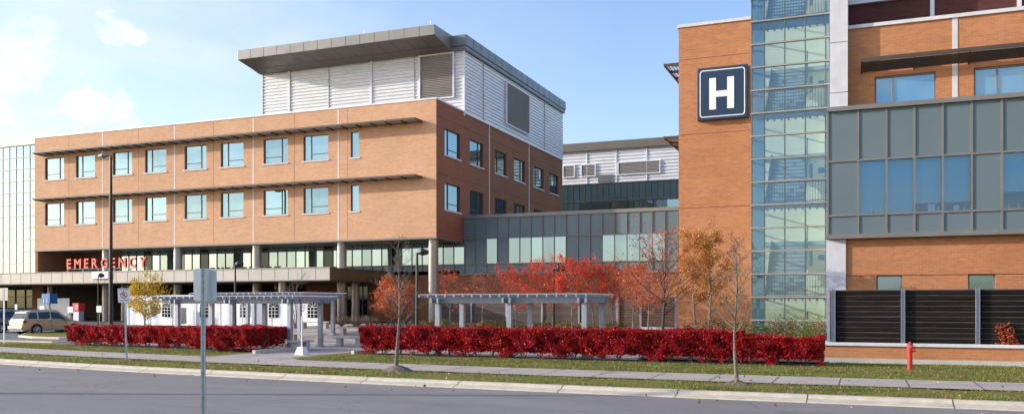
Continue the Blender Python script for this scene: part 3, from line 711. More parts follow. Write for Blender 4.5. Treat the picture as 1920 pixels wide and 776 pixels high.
meshes = [letter_mesh(c, 0.86, 0.22, None, ['red_letter', 'letter_edge'], 0.022) for c in 'EMERGENCY']
tw = sum(m[1] for m in meshes); gap = (lx1-lx0-tw)/8; xx = lx0
for (me, w), ch in zip(meshes, 'EMERGENCY'):
    o = bpy.data.objects.new('letter', me); COL.objects.link(o); o.parent = es; o.location = (xx-lx0, 0, 0.33); xx += w+gap
rl = MB(); rl.box(lx0-0.1, lx1+0.2, 58.57, 58.63, 5.34, 5.40)
for i in range(6): X = lx0+(lx1-lx0)*i/5; rl.box(X-0.04, X+0.04, 58.56, 58.64, 5.08, 5.36)
rl.build('rail', 'grey_paint', es)

# =================================================================== GLASS ATRIUM (far left)
ga = thing('glass_atrium', 'tall pale green glass curtain walled block at the left end of the brick wing', 'building', (-85, 63.3, 0.6))
YA = 63.3; XA0 = -112; XA1 = XLend-0.02; ZA = 18.9
zs_ = [5.1+1.19*i for i in range(12)]; 
for j in range(len(zs_)-1):
    m = MB(); m.box(XA0, XA1, YA, YA+0.05, zs_[j], zs_[j+1]); m.build('glazing', 'atrium', ga)
gm = MB(); x = XA1
while x > XA0: gm.box(x-0.035, x, YA-0.05, YA-0.003, 5.0, zs_[-1]); x -= 0.96
for z in zs_: gm.box(XA0, XA1, YA-0.06, YA-0.004, z-0.03, z+0.03)
gm.build('mullions', 'mull_lt', ga)
gm = MB(); gm.box(XA0, XA1, YA-0.12, YA+25, zs_[-1]+0.02, ZA-0.1); gm.build('roof_band', 'fascia', ga)
gm = MB(); gm.box(XA0, XA1, YA+0.06, YA+25, 5.1, zs_[-1]); gm.build('core_wall', 'soffit', ga)

# =================================================================== BUILDING BEHIND
YB = 110.0
bb = thing('rear_block', 'distant silver clad block with dark glazed storey seen in the gap between the two wings', 'building', (-45, YB, 0.7))
bx0, bx1 = XY(1000, YB), XY(1420, YB)
m = MB(); siding(m, 'Y', YB, bx0, bx1, 18.0, 22.3, 0.42, 0.08); m.build('siding', 'siding', bb, smooth=True)
m = MB(); m.box(bx0, bx1, YB-0.5, YB+20, 22.3, 23.35); m.build('roof_fascia', 'soffit', bb)
m = MB(); m.box(bx0, bx1, YB+0.02, YB+19.8, 0.5, 18.0); m.build('dark_cladding', 'panel_black', bb)
m = MB(); m.box(bx0, bx1, YB+0.2, YB+19.8, 18.01, 22.29); m.build('core_wall', 'louvre', bb)
m = MB(); 
for i in range(60):
    X = bx0+0.8*i
    if X < bx1: m.box(X-0.02, X+0.02, YB-0.02, YB+0.018, 12, 18.0)
for z in (15.7, 14.0, 17.97): m.box(bx0, bx1, YB-0.08, YB+0.012, z-0.04, z+0.04)
m.build('mullions', 'frame', bb)
for i in range(4):
    a = XY(1086+i*0+[0, 66, 116, 146][i], YB); m = MB(); m.box(a, a+[4.2, 2.5, 1.5, 3.8][i], YB-0.05, YB+0.0, 14.2, 15.5); m.build('window', 'win_side', bb)
m = MB()
for x in (1101, 1156, 1213): m = MB(); X = XY(x, YB); m.box(X-0.05, X+0.05, YB-0.16, YB, 18.0, 22.3); m.build('seam', 'siding_trim', bb)
for a, b, p, q in ((1057, 1078, 333, 311), (1091, 1117, 331, 309), (1160, 1238, 326, 303)):
    louvre(bb, 'Y', YB-0.1, XY(a, YB), XY(b, YB), ZY((a+b)/2, p, YB), ZY((a+b)/2, q, YB), 9)
m = MB(); m.box(XY(1122, YB), XY(1151, YB), YB-0.16, YB-0.1, ZY(1136, 342, YB), ZY(1136, 328, YB)); m.build('plant_door', 'fascia_dark', bb)

# =================================================================== H TOWER
YH = 48.0
X0, X1 = XY(1272.5, YH), XY(1408, YH)
ZH = ZY(1340, 45.5, YH)
ht_ = thing('brick_tower', 'plain orange brick tower wall carrying the H sign, beside the glass stairs', 'building', (X0, YH, 0.9))
m = MB(); m.box(X0, X1+0.6, YH, 66, 0.4, ZH); m.build('brick_wall', 'brick_near', ht_)
m = MB(); m.box(X0-0.08, X1, YH-0.08, YH+0.4, ZH+0.001, ZH+0.16); m.box(X0-0.08, X0+0.3, YH+0.4, 66, ZH+0.001, ZH+0.16); m.build('coping', 'limestone', ht_)
m = MB()
for y in (114, 254, 391): z = ZY(1273, y, YH); m.box(X0-0.004, X1, YH-0.004, YH, z-0.012, z+0.012)
m.build('movement_joint', 'brick_dark', ht_)
for yy in (122, 258): sunshade(ht_, 'X', X0, YH+0.3, YH+15, ZY(1245, yy, YH), 0.8, 9) if False else None
def west_shade(z):
    m = MB()
    D = 0.85
    m.box(X0-D, X0-D+0.08, YH+0.05, YH+14, z-0.06, z+0.08)
    for i in range(10):
        y = YH+0.05+i*1.5; m.prism([(X0, y, z-0.16), (X0-D+0.08, y, z-0.06), (X0-D+0.08, y, z+0.06), (X0, y, z+0.06)], (0, 0.06, 0))
    o = m.build('sunshade', 'shade_metal', ht_)
    b = MB()
    for k in range(4): xk = X0-0.08-0.17*k; b.prism([(xk, YH+0.12, z-0.04), (xk-0.1, YH+0.12, z+0.02), (xk-0.1, YH+0.12, z+0.035), (xk, YH+0.12, z-0.02)], (0, 13.8, 0))
    b.build('blades', 'shade_blade', o)
for yy in (122, 258): west_shade(ZY(1245, yy, YH))
# H sign
hs0, hs1 = XY(1307, YH-0.35), XY(1402, YH-0.35); hz0, hz1 = ZY(1355, 223, YH-0.35), ZY(1355, 124.5, YH-0.35)
hs = thing('hospital_sign', 'square navy wall sign with white border and white capital H', 'sign', ((hs0+hs1)/2, YH-0.3, hz0))
m = MB(); m.box(hs0, hs1, YH-0.35, YH-0.02, hz0, hz1); m.build('panel', 'navy', hs, bevel=0.02)
def rrect(x0, x1, z0, z1, r, y, n=6):
    pts = []
    for cx, cz, a0 in ((x1-r, z1-r, 0), (x0+r, z1-r, 90), (x0+r, z0+r, 180), (x1-r, z0+r, 270)):
        for i in range(n+1): a = radians(a0+90*i/n); pts.append((cx+r*cos(a), y, cz+r*sin(a)))
    return pts
o_ = rrect(hs0+0.14, hs1-0.14, hz0+0.14, hz1-0.14, 0.16, YH-0.356); i_ = rrect(hs0+0.19, hs1-0.19, hz0+0.19, hz1-0.19, 0.12, YH-0.356)
m = MB()
for k in range(len(o_)): q = (k+1) % len(o_); m.quad(o_[k], o_[q], i_[q], i_[k])
m.build('border', 'letter_white', hs)
w = hs1-hs0; hh = hz1-hz0; a = hs0+w*0.245; b = hs0+w*0.735; sW = w*0.135
m = MB(); yb = YH-0.375
m.box(a, a+sW, yb, YH-0.352, hz0+hh*0.19, hz0+hh*0.79); m.box(b-sW, b, yb, YH-0.352, hz0+hh*0.19, hz0+hh*0.79); m.box(a+sW, b-sW, yb, YH-0.352, hz0+hh*0.425, hz0+hh*0.54)
m.build('letter', 'letter_white', hs)

# =================================================================== STAIR TOWER
YT = 43.5
sx0, sx1 = XY(1408.5, YT), XY(1556, YT)
st = thing('stair_tower', 'tall glass walled stair tower showing landings and flights, right of the H sign', 'building', (sx0, YT, 0.9))
zr = [ZY(1480, y, YT) for y in (600, 556, 512.8, 468.5, 425, 381, 338.6, 294.7, 252)]
dz = (zr[-1]-zr[0])/8; zr = [zr[0]+dz*i for i in range(16)]; zr = [0.75]+zr
for j in range(len(zr)-1):
    m = MB(); m.quad((sx0, YT, zr[j]), (sx1, YT, zr[j]), (sx1, YT, zr[j+1]), (sx0, YT, zr[j+1])); m.build('glazing', 'clear', st)
m = MB()
for z in zr: m.box(sx0, sx1, YT-0.10, YT+0.06, z-0.035, z+0.035)
m.build('transoms', 'mull_lt', st)
m = MB()
for px in (1410, 1433.5, 1471.5, 1510, 1548): X = XY(px, YT); m.box(X-0.025, X+0.025, YT-0.06, YT+0.10, zr[0], zr[-1])
m.build('mullions', 'rail', st)
m = MB(); m.box(sx0, sx1, YT+3.6, YT+3.8, 0.5, 21); m.build('rear_wall', 'cream', st)
m = MB(); m.quad((sx0, YT+4.5, 0.75), (sx0, YT, 0.75), (sx0, YT, zr[-1]), (sx0, YT+4.5, zr[-1])); m.build('side_glazing', 'clear', st)
m = MB()
m.box(sx0-0.02, sx0+0.0, YT+0.1, YT+0.12, 0.75, 20)
for z in zr: m.box(sx0-0.06, sx0+0.05, YT+0.1, YT+4.5, z-0.03, z+0.03)
for y in (1.2, 2.4, 3.6): m.box(sx0-0.04, sx0+0.04, YT+y-0.025, YT+y+0.025, zr[0], zr[-1])
m.build('side_mullions', 'mull_lt', st)
m = MB(); m.box(sx1-0.05, sx1+0.1, YT+0.12, YT+3.6, 0.5, 21); m.build('side_wall', 'cream', st)
m = MB(); m.box(sx0+0.06, XY(1432, YT+0.9), YT+0.9, YT+0.96, 0.5, 21); m.build('blue_wall', 'teal', st)

F0 = ZY(1480, 556, YT); FL = [F0+4*dz*i for i in range(-1, 5)]
for fz in FL:
    if fz > 0.6:
        m = MB(); m.box(sx0+0.06, sx1-0.06, YT+0.12, YT+1.25, fz-0.10, fz+0.06); m.build('landing', 'stairc', st)
        r = MB(); r.box(sx0+0.3, sx1-0.1, YT+0.20, YT+0.24, fz+1.02, fz+1.07); r.box(sx0+0.3, sx1-0.1, YT+0.20, YT+0.24, fz+0.12, fz+0.15)
        k = sx0+0.3
        while k < sx1-0.1: r.box(k, k+0.018, YT+0.21, YT+0.23, fz+0.06, fz+1.03); k += 0.125
        r.build('railing', 'rail', st)
    # flight rising away from the glass, seen as risers
    fa = MB(); nst = 12; xa = XY(1437, YT+1.3); xb = XY(1508, YT+1.3)
    for k in range(nst):
        y0 = YT+1.3+k*0.175; z0 = fz+dz*0.1+k*(dz*2.3/nst)
        fa.box(xa+0.1*k/nst, xb-0.02*k/nst, y0, y0+0.19, z0, z0+dz*2.3/nst*0.97)
    nz_ = MB()
    for k in range(nst):
        y0 = YT+1.3+k*0.175; z1_ = fz+dz*0.1+(k+1)*(dz*2.3/nst); nz_.box(xa+0.1*k/nst-0.03, xb-0.02*k/nst+0.03, y0-0.03, y0-0.002, z1_-0.022, z1_-0.005)
    for sx_, ex_ in ((xa-0.06, xa+0.04), (xb+0.02, xb)):
        nz_.prism([(sx_, YT+1.26, fz-0.05), (sx_+0.05, YT+1.26, fz-0.05), (sx_+0.05, YT+1.26, fz+0.35), (sx_, YT+1.26, fz+0.35)], (ex_-sx_, 2.05, dz*2.35))
    if fz > -5: fl_ = fa.build('stair_flight', 'stairc', st); nz_.build('nosings', 'rail', fl_)
    hr = MB(); hr.tube([(xb+0.06, YT+1.25, fz+1.0), (xb+0.03, YT+3.3, fz+dz*2.4+1.0)], 0.03, 6)
    hr.tube([(xb+0.06, YT+1.25, fz+0.35), (xb+0.03, YT+3.3, fz+dz*2.4+0.35)], 0.02, 6); hr.tube([(xb+0.06, YT+1.3, fz+0.06), (xb+0.06, YT+1.3, fz+1.05)], 0.03, 6)
    hr.build('handrail', 'rail', st)
    m = MB(); m.box(sx0+0.06, sx1-0.06, YT+3.25, YT+3.59, fz+dz*2.4, fz+dz*2.4+0.2); m.build('landing', 'stairc', st)
    # saw-tooth underside of the return flight, high behind each landing
    sf = MB()
    for k in range(9): x = sx0+0.62+k*0.33; sf.box(x, x+0.07, YT+1.0, YT+1.22, fz-0.20, fz-0.105)
    if fz > 2: sf.build('soffit_ribs', 'stairc', st)
    # door and notice on the cream wall
    d = MB(); dx = XY(1530, YT+3.5); d.box(dx-0.42, dx+0.42, YT+3.53, YT+3.597, fz+dz*0.2+0.35, fz+dz*0.2+2.5); dr = d.build('door', 'cream', st)
    d = MB(); d.box(dx-0.30, dx-0.16, YT+3.50, YT+3.528, fz+1.6, fz+2.4); d.build('door_glass', 'teal', dr)
    d = MB(); d.box(dx+0.12, dx+0.40, YT+3.50, YT+3.528, fz+1.9, fz+2.15); d.build('notice', 'sign_blue', dr)

# =================================================================== RIGHT BLOCK
YU = 43.5
rb_ = thing('right_wing', 'near brick hospital wing at right with slate panelled projecting bay and blue windows', 'building', (3, YU, 0.9))
XRR = 26.0
pxa, pxb = XY(1556, 43.0), XY(1589.5, 43.0)
zbt, zbb = ZY(1735, 188.6, 42), ZY(1735, 443, 42)
m = MB(); m.box(pxa, pxb, 43.0, 44.6, zbt-0.4, 24); m.build('concrete_pier', 'pier', rb_)
m = MB()
for y in (80, 174): z = ZY(1570, y, 43.0); m.box(pxa, pxb, 42.995, 43.0, z-0.012, z+0.012)
m.build('pier_joint', 'black', rb_)
zpar = ZY(1591, 56.3, YU)
uw = [(XY(1640, YU), XY(1755, YU), zbt-0.3, ZY(1700, 139, YU)), (XY(1826, YU), XY(1826, YU)+3.1, zbt-0.3, ZY(1700, 139, YU)), (XY(1826, YU)+5.0, XY(1826, YU)+8.1, zbt-0.3, ZY(1700, 139, YU))]
m = MB(); wall_holes(m, 'Y', YU, pxb-0.1, XRR, zbt-0.8, zpar, uw, 0.2); m.build('upper_wall', 'brick_near', rb_)
for u in uw: window(rb_, 'Y', YU, u[0], u[1], u[2], u[3], 0.30, 0, mat='blueglass', fr='mull', sill=False, t=0.07)
m = MB(); m.box(pxb-0.05, XRR, YU-0.10, YU+0.3, zpar, zpar+0.16); m.build('coping', 'limestone', rb_)
m = MB()
for px in (1790.5,): X = XY(px, YU); m.box(X-0.11, X+0.11, YU-0.02, YU, zbt-0.8, zpar)
X = XY(1790.5, YU)+5.0; m.box(X-0.11, X+0.11, YU-0.02, YU, zbt-0.8, zpar)
m.build('joint_strip', 'limestone', rb_)
m = MB(); m.box(pxb-0.1, XRR, YU+1.5, YU+1.7, zpar-0.2, zpar+2.6); m.box(pxb-0.1, XRR, YU+0.3, YU+1.5, zpar-0.05, zpar+0.05); m.build('setback_wall', 'brick_dark', rb_)  # shade over the set-back storey is painted in as dark brick
m = MB()
for px in (1748, 1911): X = XY(px, YU+1.5); m.box(X-0.09, X+0.09, YU+1.44, YU+1.5, zpar, zpar+2.3)
m.box(pxb-0.1, XRR, YU+1.3, YU+1.55, ZY(1591, 12, YU+1.5), ZY(1591, 12, YU+1.5)+0.12)
m.build('setback_trim', 'siding_trim', rb_)
m = MB(); siding(m, 'Y', YU+1.35, pxb-0.1, XRR, ZY(1591, 12, YU+1.5)+0.12, 24, 0.28, 0.06); m.build('setback_siding', 'siding', rb_)
m = MB(); m.box(pxb+0.1, XRR-0.01, YU+1.8, 70, 0.4, 23.9); m.box(pxb+0.1, XRR-0.01, YU+0.3, YU+1.8, 0.4, zpar-0.1); m.build('core_wall', 'brick_shaded', rb_)
# shade over the upper windows (broad blades)
def big_shade():
    zo = ZY(1700, 108, 42.6); u0, u1 = XY(1614, 42.6), XRR; D = 0.95
    m = MB(); m.box(u0, u1, YU-D, YU-D+0.04, zo-0.02, zo+0.16); u = u0
    while u < u1:
        m.prism([(u, YU-0.0, zo-0.36), (u, YU-D+0.04, zo-0.02), (u, YU-D+0.04, zo+0.1), (u, YU, zo+0.02)], (0.05, 0, 0)); u += 2.2
    o = m.build('sunshade', 'shade_metal', rb_)
    b = MB()
    for k in range(5):
        y = YU-0.10-(D-0.25)*k/4.5; z = zo-0.26+0.24*k/4.5
        b.prism([(u0, y, z-0.03), (u0, y-0.13, z+0.0), (u0, y-0.13, z+0.03), (u0, y, z)], (u1-u0, 0, 0))
    b.build('blades', 'shade_metal', o)
big_shade()
# projecting slate bay
YBX = 42.0; bx0 = XY(1551.5, YBX)
colpx = [1552, 1609, 1662, 1714.5, 1767.5, 1822, 1878.5]
cx = [XY(p, YBX) for p in colpx]; stepx = (cx[-1]-cx[1])/5
while cx[-1] < XRR-1.5: cx.append(cx[-1]+stepx)
za, zb, zc, zd = ZY(1735, 197, YBX), ZY(1735, 293.5, YBX), ZY(1735, 398.5, YBX), ZY(1735, 435, YBX)
bay = MB(); bay.box(bx0, XRR, YBX+0.3, 43.4, zd-0.2, za-0.0); bay.build('bay_core', 'black', rb_)
m = MB()
isglass = [False, True, True, True, True, False, True, True, True, True, False, True, True]
for i in range(len(cx)-1):
    m.box(cx[i]+0.002, cx[i+1]-0.002, YBX, YBX+0.06, zb, za); m.box(cx[i]+0.002, cx[i+1]-0.002, YBX, YBX+0.06, zd, zc)
    if not isglass[i % 13]: m.box(cx[i]+0.002, cx[i+1]-0.002, YBX, YBX+0.06, zc, zb)
m.box(bx0, bx0+0.06, YBX+0.06, 43.4, zd, za)
m.build('panel_cladding', 'panel', rb_)
blindz = {1: 0, 2: 0, 3: 0.42, 4: 0.42, 6: 0.75, 7: .5, 8: 0, 9: 0, 11: 0, 12: 0}
M['boxglass'] = glass_clear('bay window glass', (0.66, 0.84, 0.92), (0.48, 0.68, 0.85), 0.16)
M['blind'] = plain('roller blind', (0.40, 0.66, 0.80), 0.85, 0.05, 0.8)
M['room'] = plain('dim room', (0.02, 0.05, 0.09), 0.9, 0.2, 2)
for i in range(len(cx)-1):
    if isglass[i % 13]:
        w_ = MB(); w_.quad((cx[i], YBX+0.05, zc), (cx[i+1], YBX+0.05, zc), (cx[i+1], YBX+0.05, zb), (cx[i], YBX+0.05, zb)); w_ = w_.build('window', 'boxglass', rb_)
        b = MB(); b.box(cx[i]+0.05, cx[i+1]-0.05, YBX+0.26, YBX+0.28, zc+blindz.get(i, 0)+0.02, zb); b.build('blind', 'blind', w_)
        b = MB(); b.box(cx[i]+0.01, cx[i+1]-0.01, YBX+0.281, YBX+0.295, zc, zb); b.build('room_back', 'room', w_)
m = MB()
for X in cx: m.box(X-0.045, X+0.045, YBX-0.05, YBX-0.004, zd, za)
for z in (zb, zc): m.box(bx0, XRR, YBX-0.06, YBX-0.003, z-0.04, z+0.04)
m.build('mullions', 'mull', rb_)
m = MB(); m.box(bx0-0.03, XRR, YBX-0.18, YBX+1.5, za, za+0.14); m.box(bx0-0.06, XRR, YBX-0.22, YBX+1.5, zd-0.20, zd); m.box(bx0-0.02, XRR, YBX-0.12, YBX+1.5, za+0.14, za+0.21)
m.build('bay_ledge', 'mull', rb_)
# brick below the bay
YLW = 42.22
lw = [(XY(1643, YLW), XY(1692, YLW), 1.9, ZY(1667, 515, YLW)), (XY(1815, YLW), XY(1867, YLW), 1.9, ZY(1841, 513, YLW))]
m = MB(); wall_holes(m, 'Y', YLW, XY(1586, YLW), XRR, 0.4, zd-0.1, lw, 0.2); m.build('lower_wall', 'brick_near', rb_)
for u in lw: window(rb_, 'Y', YLW, *u, 0, 0, mat='win_side', fr='mull', sill=False, t=0.07)
m = MB(); z = ZY(1586, 517, YLW); m.box(XY(1586, YLW), XRR, YLW-0.006, YLW, z-0.015, z+0.015); m.build('soldier_joint', 'brick_dark', rb_)
m = MB(); m.box(XY(1549, 42.12), XY(1586, 42.12), 42.12, 44.4, 0.4, zd-0.21); m.build('concrete_pier', 'pier', rb_)
# odds and ends along the window sills
def sill_item(kind, x, size, mat, label):
    z = zc+0.045
    if kind == 'bottle':
        o = MB(); r = size*0.22; o.tube([(x, YBX+0.16, z), (x, YBX+0.16, z+size*0.6), (x, YBX+0.16, z+size*0.72), (x, YBX+0.16, z+size)], [r, r, r*0.4, r*0.35], 8); o = o.build('bottle', mat)
    elif kind == 'plate':
        o = MB(); o.tube([(x, YBX+0.15, z+size/2), (x, YBX+0.17, z+size/2)], size/2, 16); o = o.build('plate', mat)
    else:
        o = MB(); o.box(x-size*0.45, x+size*0.45, YBX+0.13, YBX+0.18, z, z+size); o = o.build('picture_frame', mat)
    tag(o, label, {'bottle': 'bottle', 'plate': 'plate', 'frame': 'picture frame'}[kind], 'things on the bay window sill')
sill_item('bottle', XY(1633.5, YBX), 0.22, 'white', 'short white bottle on the sill of the leftmost bay window')
sill_item('bottle', XY(1643, YBX), 0.27, 'white', 'white bottle in the middle of the leftmost bay window sill')
sill_item('bottle', XY(1652, YBX), 0.24, 'tent', 'white bottle at the right end of the leftmost bay window sill')
sill_item('frame', XY(1747, YBX), 0.32, 'white', 'small white framed picture standing on the third bay window sill')
sill_item('bottle', XY(1760, YBX), 0.22, 'white', 'small white bottle beside the framed picture in the bay window')
sill_item('plate', XY(1794, YBX), 0.26, 'white', 'round white plate propped on the fourth bay window sill')
for k, px in enumerate((1893, 1902, 1911)): sill_item('bottle', XY(px, YBX), 0.22+0.03*(k % 2), ['white', 'sign_red', 'tent'][k], ['pale bottle at the left of the rightmost visible bay window sill', 'red bottle on the rightmost visible bay window sill', 'pale bottle right of the red bottle in the bay window'][k])
po = thing('potted_plant', 'small dark leafy pot plant on the fourth bay window sill', 'plant', (XY(1809, YBX), YBX+0.17, zc+0.05), 'things on the bay window sill')
m = MB(); m.tube([(XY(1809, YBX), YBX+0.16, zc+0.045), (XY(1809, YBX), YBX+0.16, zc+0.15)], [0.05, 0.07], 10); m.build('pot', 'white', po)
leaf_cloud('foliage', np.array([XY(1809, YBX), YBX+0.16, zc+0.26])+RNG.normal(size=(120, 3))*np.array([0.10, 0.03, 0.06]), 0.06, 'leaf_green', po)

# =================================================================== FENCES
YF = 33.6
wf = thing('screen_fence', 'near dark horizontal board fence on a low brick wall with white coping', 'fence', (-1.3, YF, 0))
m = MB(); m.box(-1.36, XRR, YF+0.02, YF+0.42, 0.18, 0.62); m.box(-1.36, -0.96, YF+0.42, 43, 0.18, 0.62); m.build('brick_plinth', 'brick_near', wf)
m = MB(); m.box(-1.44, XRR, YF-0.06, YF+0.5, 0.62, 0.735); m.box(-1.44, -0.9, YF+0.5, 43, 0.62, 0.735); m.build('coping', 'limestone', wf, bevel=0.012)
m = MB(); m.box(-1.38, XRR, YF, YF+0.44, -0.1, 0.178); m.build('footing', 'concrete', wf)
postpx = [1562.6, 1693.4, 1834]
pX = [XY(p, YF) for p in postpx]; sp = (pX[2]-pX[0])/2
while pX[-1] < XRR-2: pX.append(pX[-1]+sp)
m = MB(); zt_f = 2.63
for k in range(12):
    z0 = 0.76+k*(zt_f-0.76)/10; h_ = (zt_f-0.76)/10-0.012
    if k > 9: break
    for a, b in zip(pX[:-1], pX[1:]):
        dy = 0.012*random.uniform(-1, 1); zz = 0.010*random.uniform(-1, 1); dvv = (b-a-0.14, dy, zz)
        m.cm = 0; m.prism([(a+0.07, YF+0.20, z0), (a+0.07, YF+0.16, z0+0.004), (a+0.07, YF+0.165, z0+h_-0.035), (a+0.07, YF+0.21, z0+h_-0.035)], dvv)
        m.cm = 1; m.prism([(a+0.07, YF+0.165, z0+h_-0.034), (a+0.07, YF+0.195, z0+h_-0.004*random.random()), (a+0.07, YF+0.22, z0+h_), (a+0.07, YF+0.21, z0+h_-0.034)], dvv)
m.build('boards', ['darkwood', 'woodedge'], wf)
m = MB(); m.box(-1.1, XRR, YF+0.235, YF+0.25, 0.74, zt_f-0.03); m.build('backing', 'black', wf)
for i, X in enumerate(pX):
    m = MB(); m.box(X-0.065, X-0.05, YF+0.04, YF+0.22, 0.737, zt_f+0.02); m.box(X+0.05, X+0.065, YF+0.04, YF+0.22, 0.737, zt_f+0.02); m.box(X-0.05, X+0.05, YF+0.10, YF+0.115, 0.737, zt_f+0.02)
    m.build('post', 'galv', wf)
m = MB(); a = XY(1552, YF); m.box(a-0.02, a+0.07, YF+0.05, YF+0.2, 0.737, zt_f+0.02); m.box(a-0.02, a+0.03, YF+0.2, 42, 0.74, zt_f); m.build('corner_post', 'galv', wf)

YM = 64.0
mf = thing('timber_fence', 'far weathered grey board screen fence with galvanised posts below the slate link', 'fence', (-20, YM, 0.7))
fx0, fx1 = XY(822, YM), XY(1158, YM)
m = MB(); zf0, zf1 = 0.72, 2.68
for k in range(11):
    z0 = zf0+k*(zf1-zf0)/11; m.prism([(fx0, YM, z0), (fx0, YM-0.04, z0+0.01), (fx0, YM-0.02, z0+0.165), (fx0, YM+0.02, z0+0.165)], (fx1-fx0, 0, 0))
m.build('boards', 'greywood', mf)
for i in range(6):
    X = fx0+(fx1-fx0)*i/5; m = MB(); m.box(X-0.06, X+0.06, YM-0.14, YM-0.045, 0.6, 2.75); m.build('post', 'galv', mf)
YG = 50.0
gf = thing('gate_screen', 'shorter grey board fence with a gate and white coping, left of the H tower', 'fence', (-15, YG, 0.6))
ga0, ga1 = XY(1163, YG), XY(1270, YG); segs = [(XY(1163, YG), XY(1201, YG)), (XY(1204, YG), XY(1269, YG))]
zg0, zg1 = ZY(1210, 612, YG), ZY(1210, 556, YG)
for si, (a, b) in enumerate(segs):
    m = MB()
    for k in range(11):
        z0 = zg0+k*(zg1-zg0)/11; m.prism([(a, YG, z0), (a, YG-0.04, z0+0.01), (a, YG-0.02, z0+0.13), (a, YG+0.02, z0+0.13)], (b-a, 0, 0))
    o = m.build('gate' if si == 0 else 'boards', 'greywood', gf)
    if si == 0:
        fr_ = MB(); fr_.box(a-0.03, a+0.05, YG-0.09, YG-0.045, zg0, zg1); fr_.box(b-0.05, b+0.03, YG-0.09, YG-0.045, zg0, zg1); fr_.build('gate_frame', 'bark_dark', o)
for px in (1158, 1202, 1268):
    X = XY(px, YG); m = MB(); m.box(X-0.06, X+0.06, YG-0.16, YG-0.05, 0.5, zg1+0.1); m.build('post', 'galv', gf)
m = MB(); m.box(XY(1146, YG), XY(1161, YG), YG-0.2, YG+0.2, zg0-0.14, zg0-0.02); m.box(XY(1203, YG), X0, YG-0.2, YG+0.2, zg0-0.14, zg0-0.02); m.build('coping', 'limestone', gf)
m = MB(); m.box(XY(1203, YG), X0, YG-0.14, YG+0.14, 0.3, zg0-0.141); m.build('brick_plinth', 'brick_near', gf)

# =================================================================== PERGOLAS
def pergola(label, Xs, Yf, D, ext=0.9, gz=None, pitch=0.40):
    t = thing('pergola', label, 'pergola', (Xs[0], Yf, 0), 'grey metal pergolas around the plaza')
    zt = 2.20+(gz or 0); lo, hi = min(Xs), max(Xs)
    for Y in (Yf, Yf+D):
        for X in Xs:
            z0 = g(X, Y); p = MB(); p.box(X-0.10, X+0.10, Y-0.10, Y+0.10, z0, zt); p.box(X-0.17, X+0.17, Y-0.17, Y+0.17, z0, z0+0.09); p.build('post', 'galv', t, bevel=0.01)
        b = MB(); b.box(lo-ext, hi+ext*0.6, Y-0.13, Y-0.07, zt-0.04, zt+0.20); b.box(lo-ext, hi+ext*0.6, Y+0.07, Y+0.13, zt-0.04, zt+0.20); b.build('beam', 'grey_paint', t)
    for X in Xs:
        b = MB(); b.box(X-0.19, X-0.11, Yf-0.4, Yf+D+0.4, zt-0.03, zt+0.16); b.box(X+0.11, X+0.19, Yf-0.4, Yf+D+0.4, zt-0.03, zt+0.16); b.build('cross_beam', 'galv', t)
    x = lo-ext-0.3
    while x < hi+ext*0.6+0.2:
        r = MB(); r.box(x-0.03, x+0.03, Yf-0.5, Yf+D+0.5, zt+0.202, zt+0.30); r.build('rafter', 'galv', t); x += pitch
    b = MB()
    for k in range(9): y = Yf-0.4+(D+0.8)*k/8; b.box(lo-ext-0.3, hi+ext*0.6+0.2, y-0.02, y+0.02, zt+0.302, zt+0.33)
    b.build('battens', 'galv', t)
    return t
pergola('grey metal pergola behind the left red hedge, in front of the white tent', [-31.6, -28.25, -24.9], 34.0, 2.45)
pergola('grey metal pergola behind the long right red hedge', [-16.4, -13.2, -10.05], 32.5, 2.35, ext=0.35)
pergola('farther grey metal pergola behind the left one, near the entrance doors', [-36.5, -33.3, -30.1], 42.0, 3.4, gz=0.30)

# benches, planters, plaza furniture
def bench(label, X, Y, L_=1.8, rz=0.0, wood=True):
    t = thing('bench', label, 'bench', (X, Y, g(X, Y)), 'concrete benches on the plaza', rz, local=True)
    s = MB(); s.box(-L_/2, L_/2, -0.25, 0.25, 0.40, 0.48); s.build('seat', 'concrete', t, bevel=0.01)
    for k in (-1, 1): l = MB(); l.box(k*(L_/2-0.3)-0.12, k*(L_/2-0.3)+0.12, -0.2, 0.2, 0, 0.399); l.build('leg', 'concrete', t)
p = PZ(575, 640, 0.1); bench('pale concrete bench under the pergola, left of the plaza opening', p.x, p.y, 2.2, 0.1)
p = PZ(563, 655, 0.05); bench('short concrete bench behind the left hedge end', p.x, p.y, 1.2, 1.4)
p = PZ(655, 648, 0.05); bench('concrete bench beside the left end of the long right hedge', p.x, p.y, 1.6, 0.2)
p = PZ(662, 632, 0.15); bench('farther pale concrete bench across the plaza opening', p.x, p.y, 2.0, 0.0)
p = PZ(590, 621, 0.3); bench('distant concrete bench in front of the white tent', p.x, p.y, 2.4, 0.0)
p = PZ(935, 611, 0.4); bench('distant concrete bench between the red trees', p.x, p.y, 2.4, 0.0)
ks = MB()
for (x0, y0, x1, y1) in ((476, 663, 548, 657.5), (661, 664, 700, 662)):
    a = PZ(x0, y0, 0); b = PZ(x1, y1, 0); d = (b-a); u = d.normalized(); w_ = Vector((-u.y, u.x, 0))
    ks.obox((a+b)/2, u, w_, d.length/2, 0.09, 0, 0.16)
struct(ks.build('bed_edging', 'concrete', bevel=0.015))
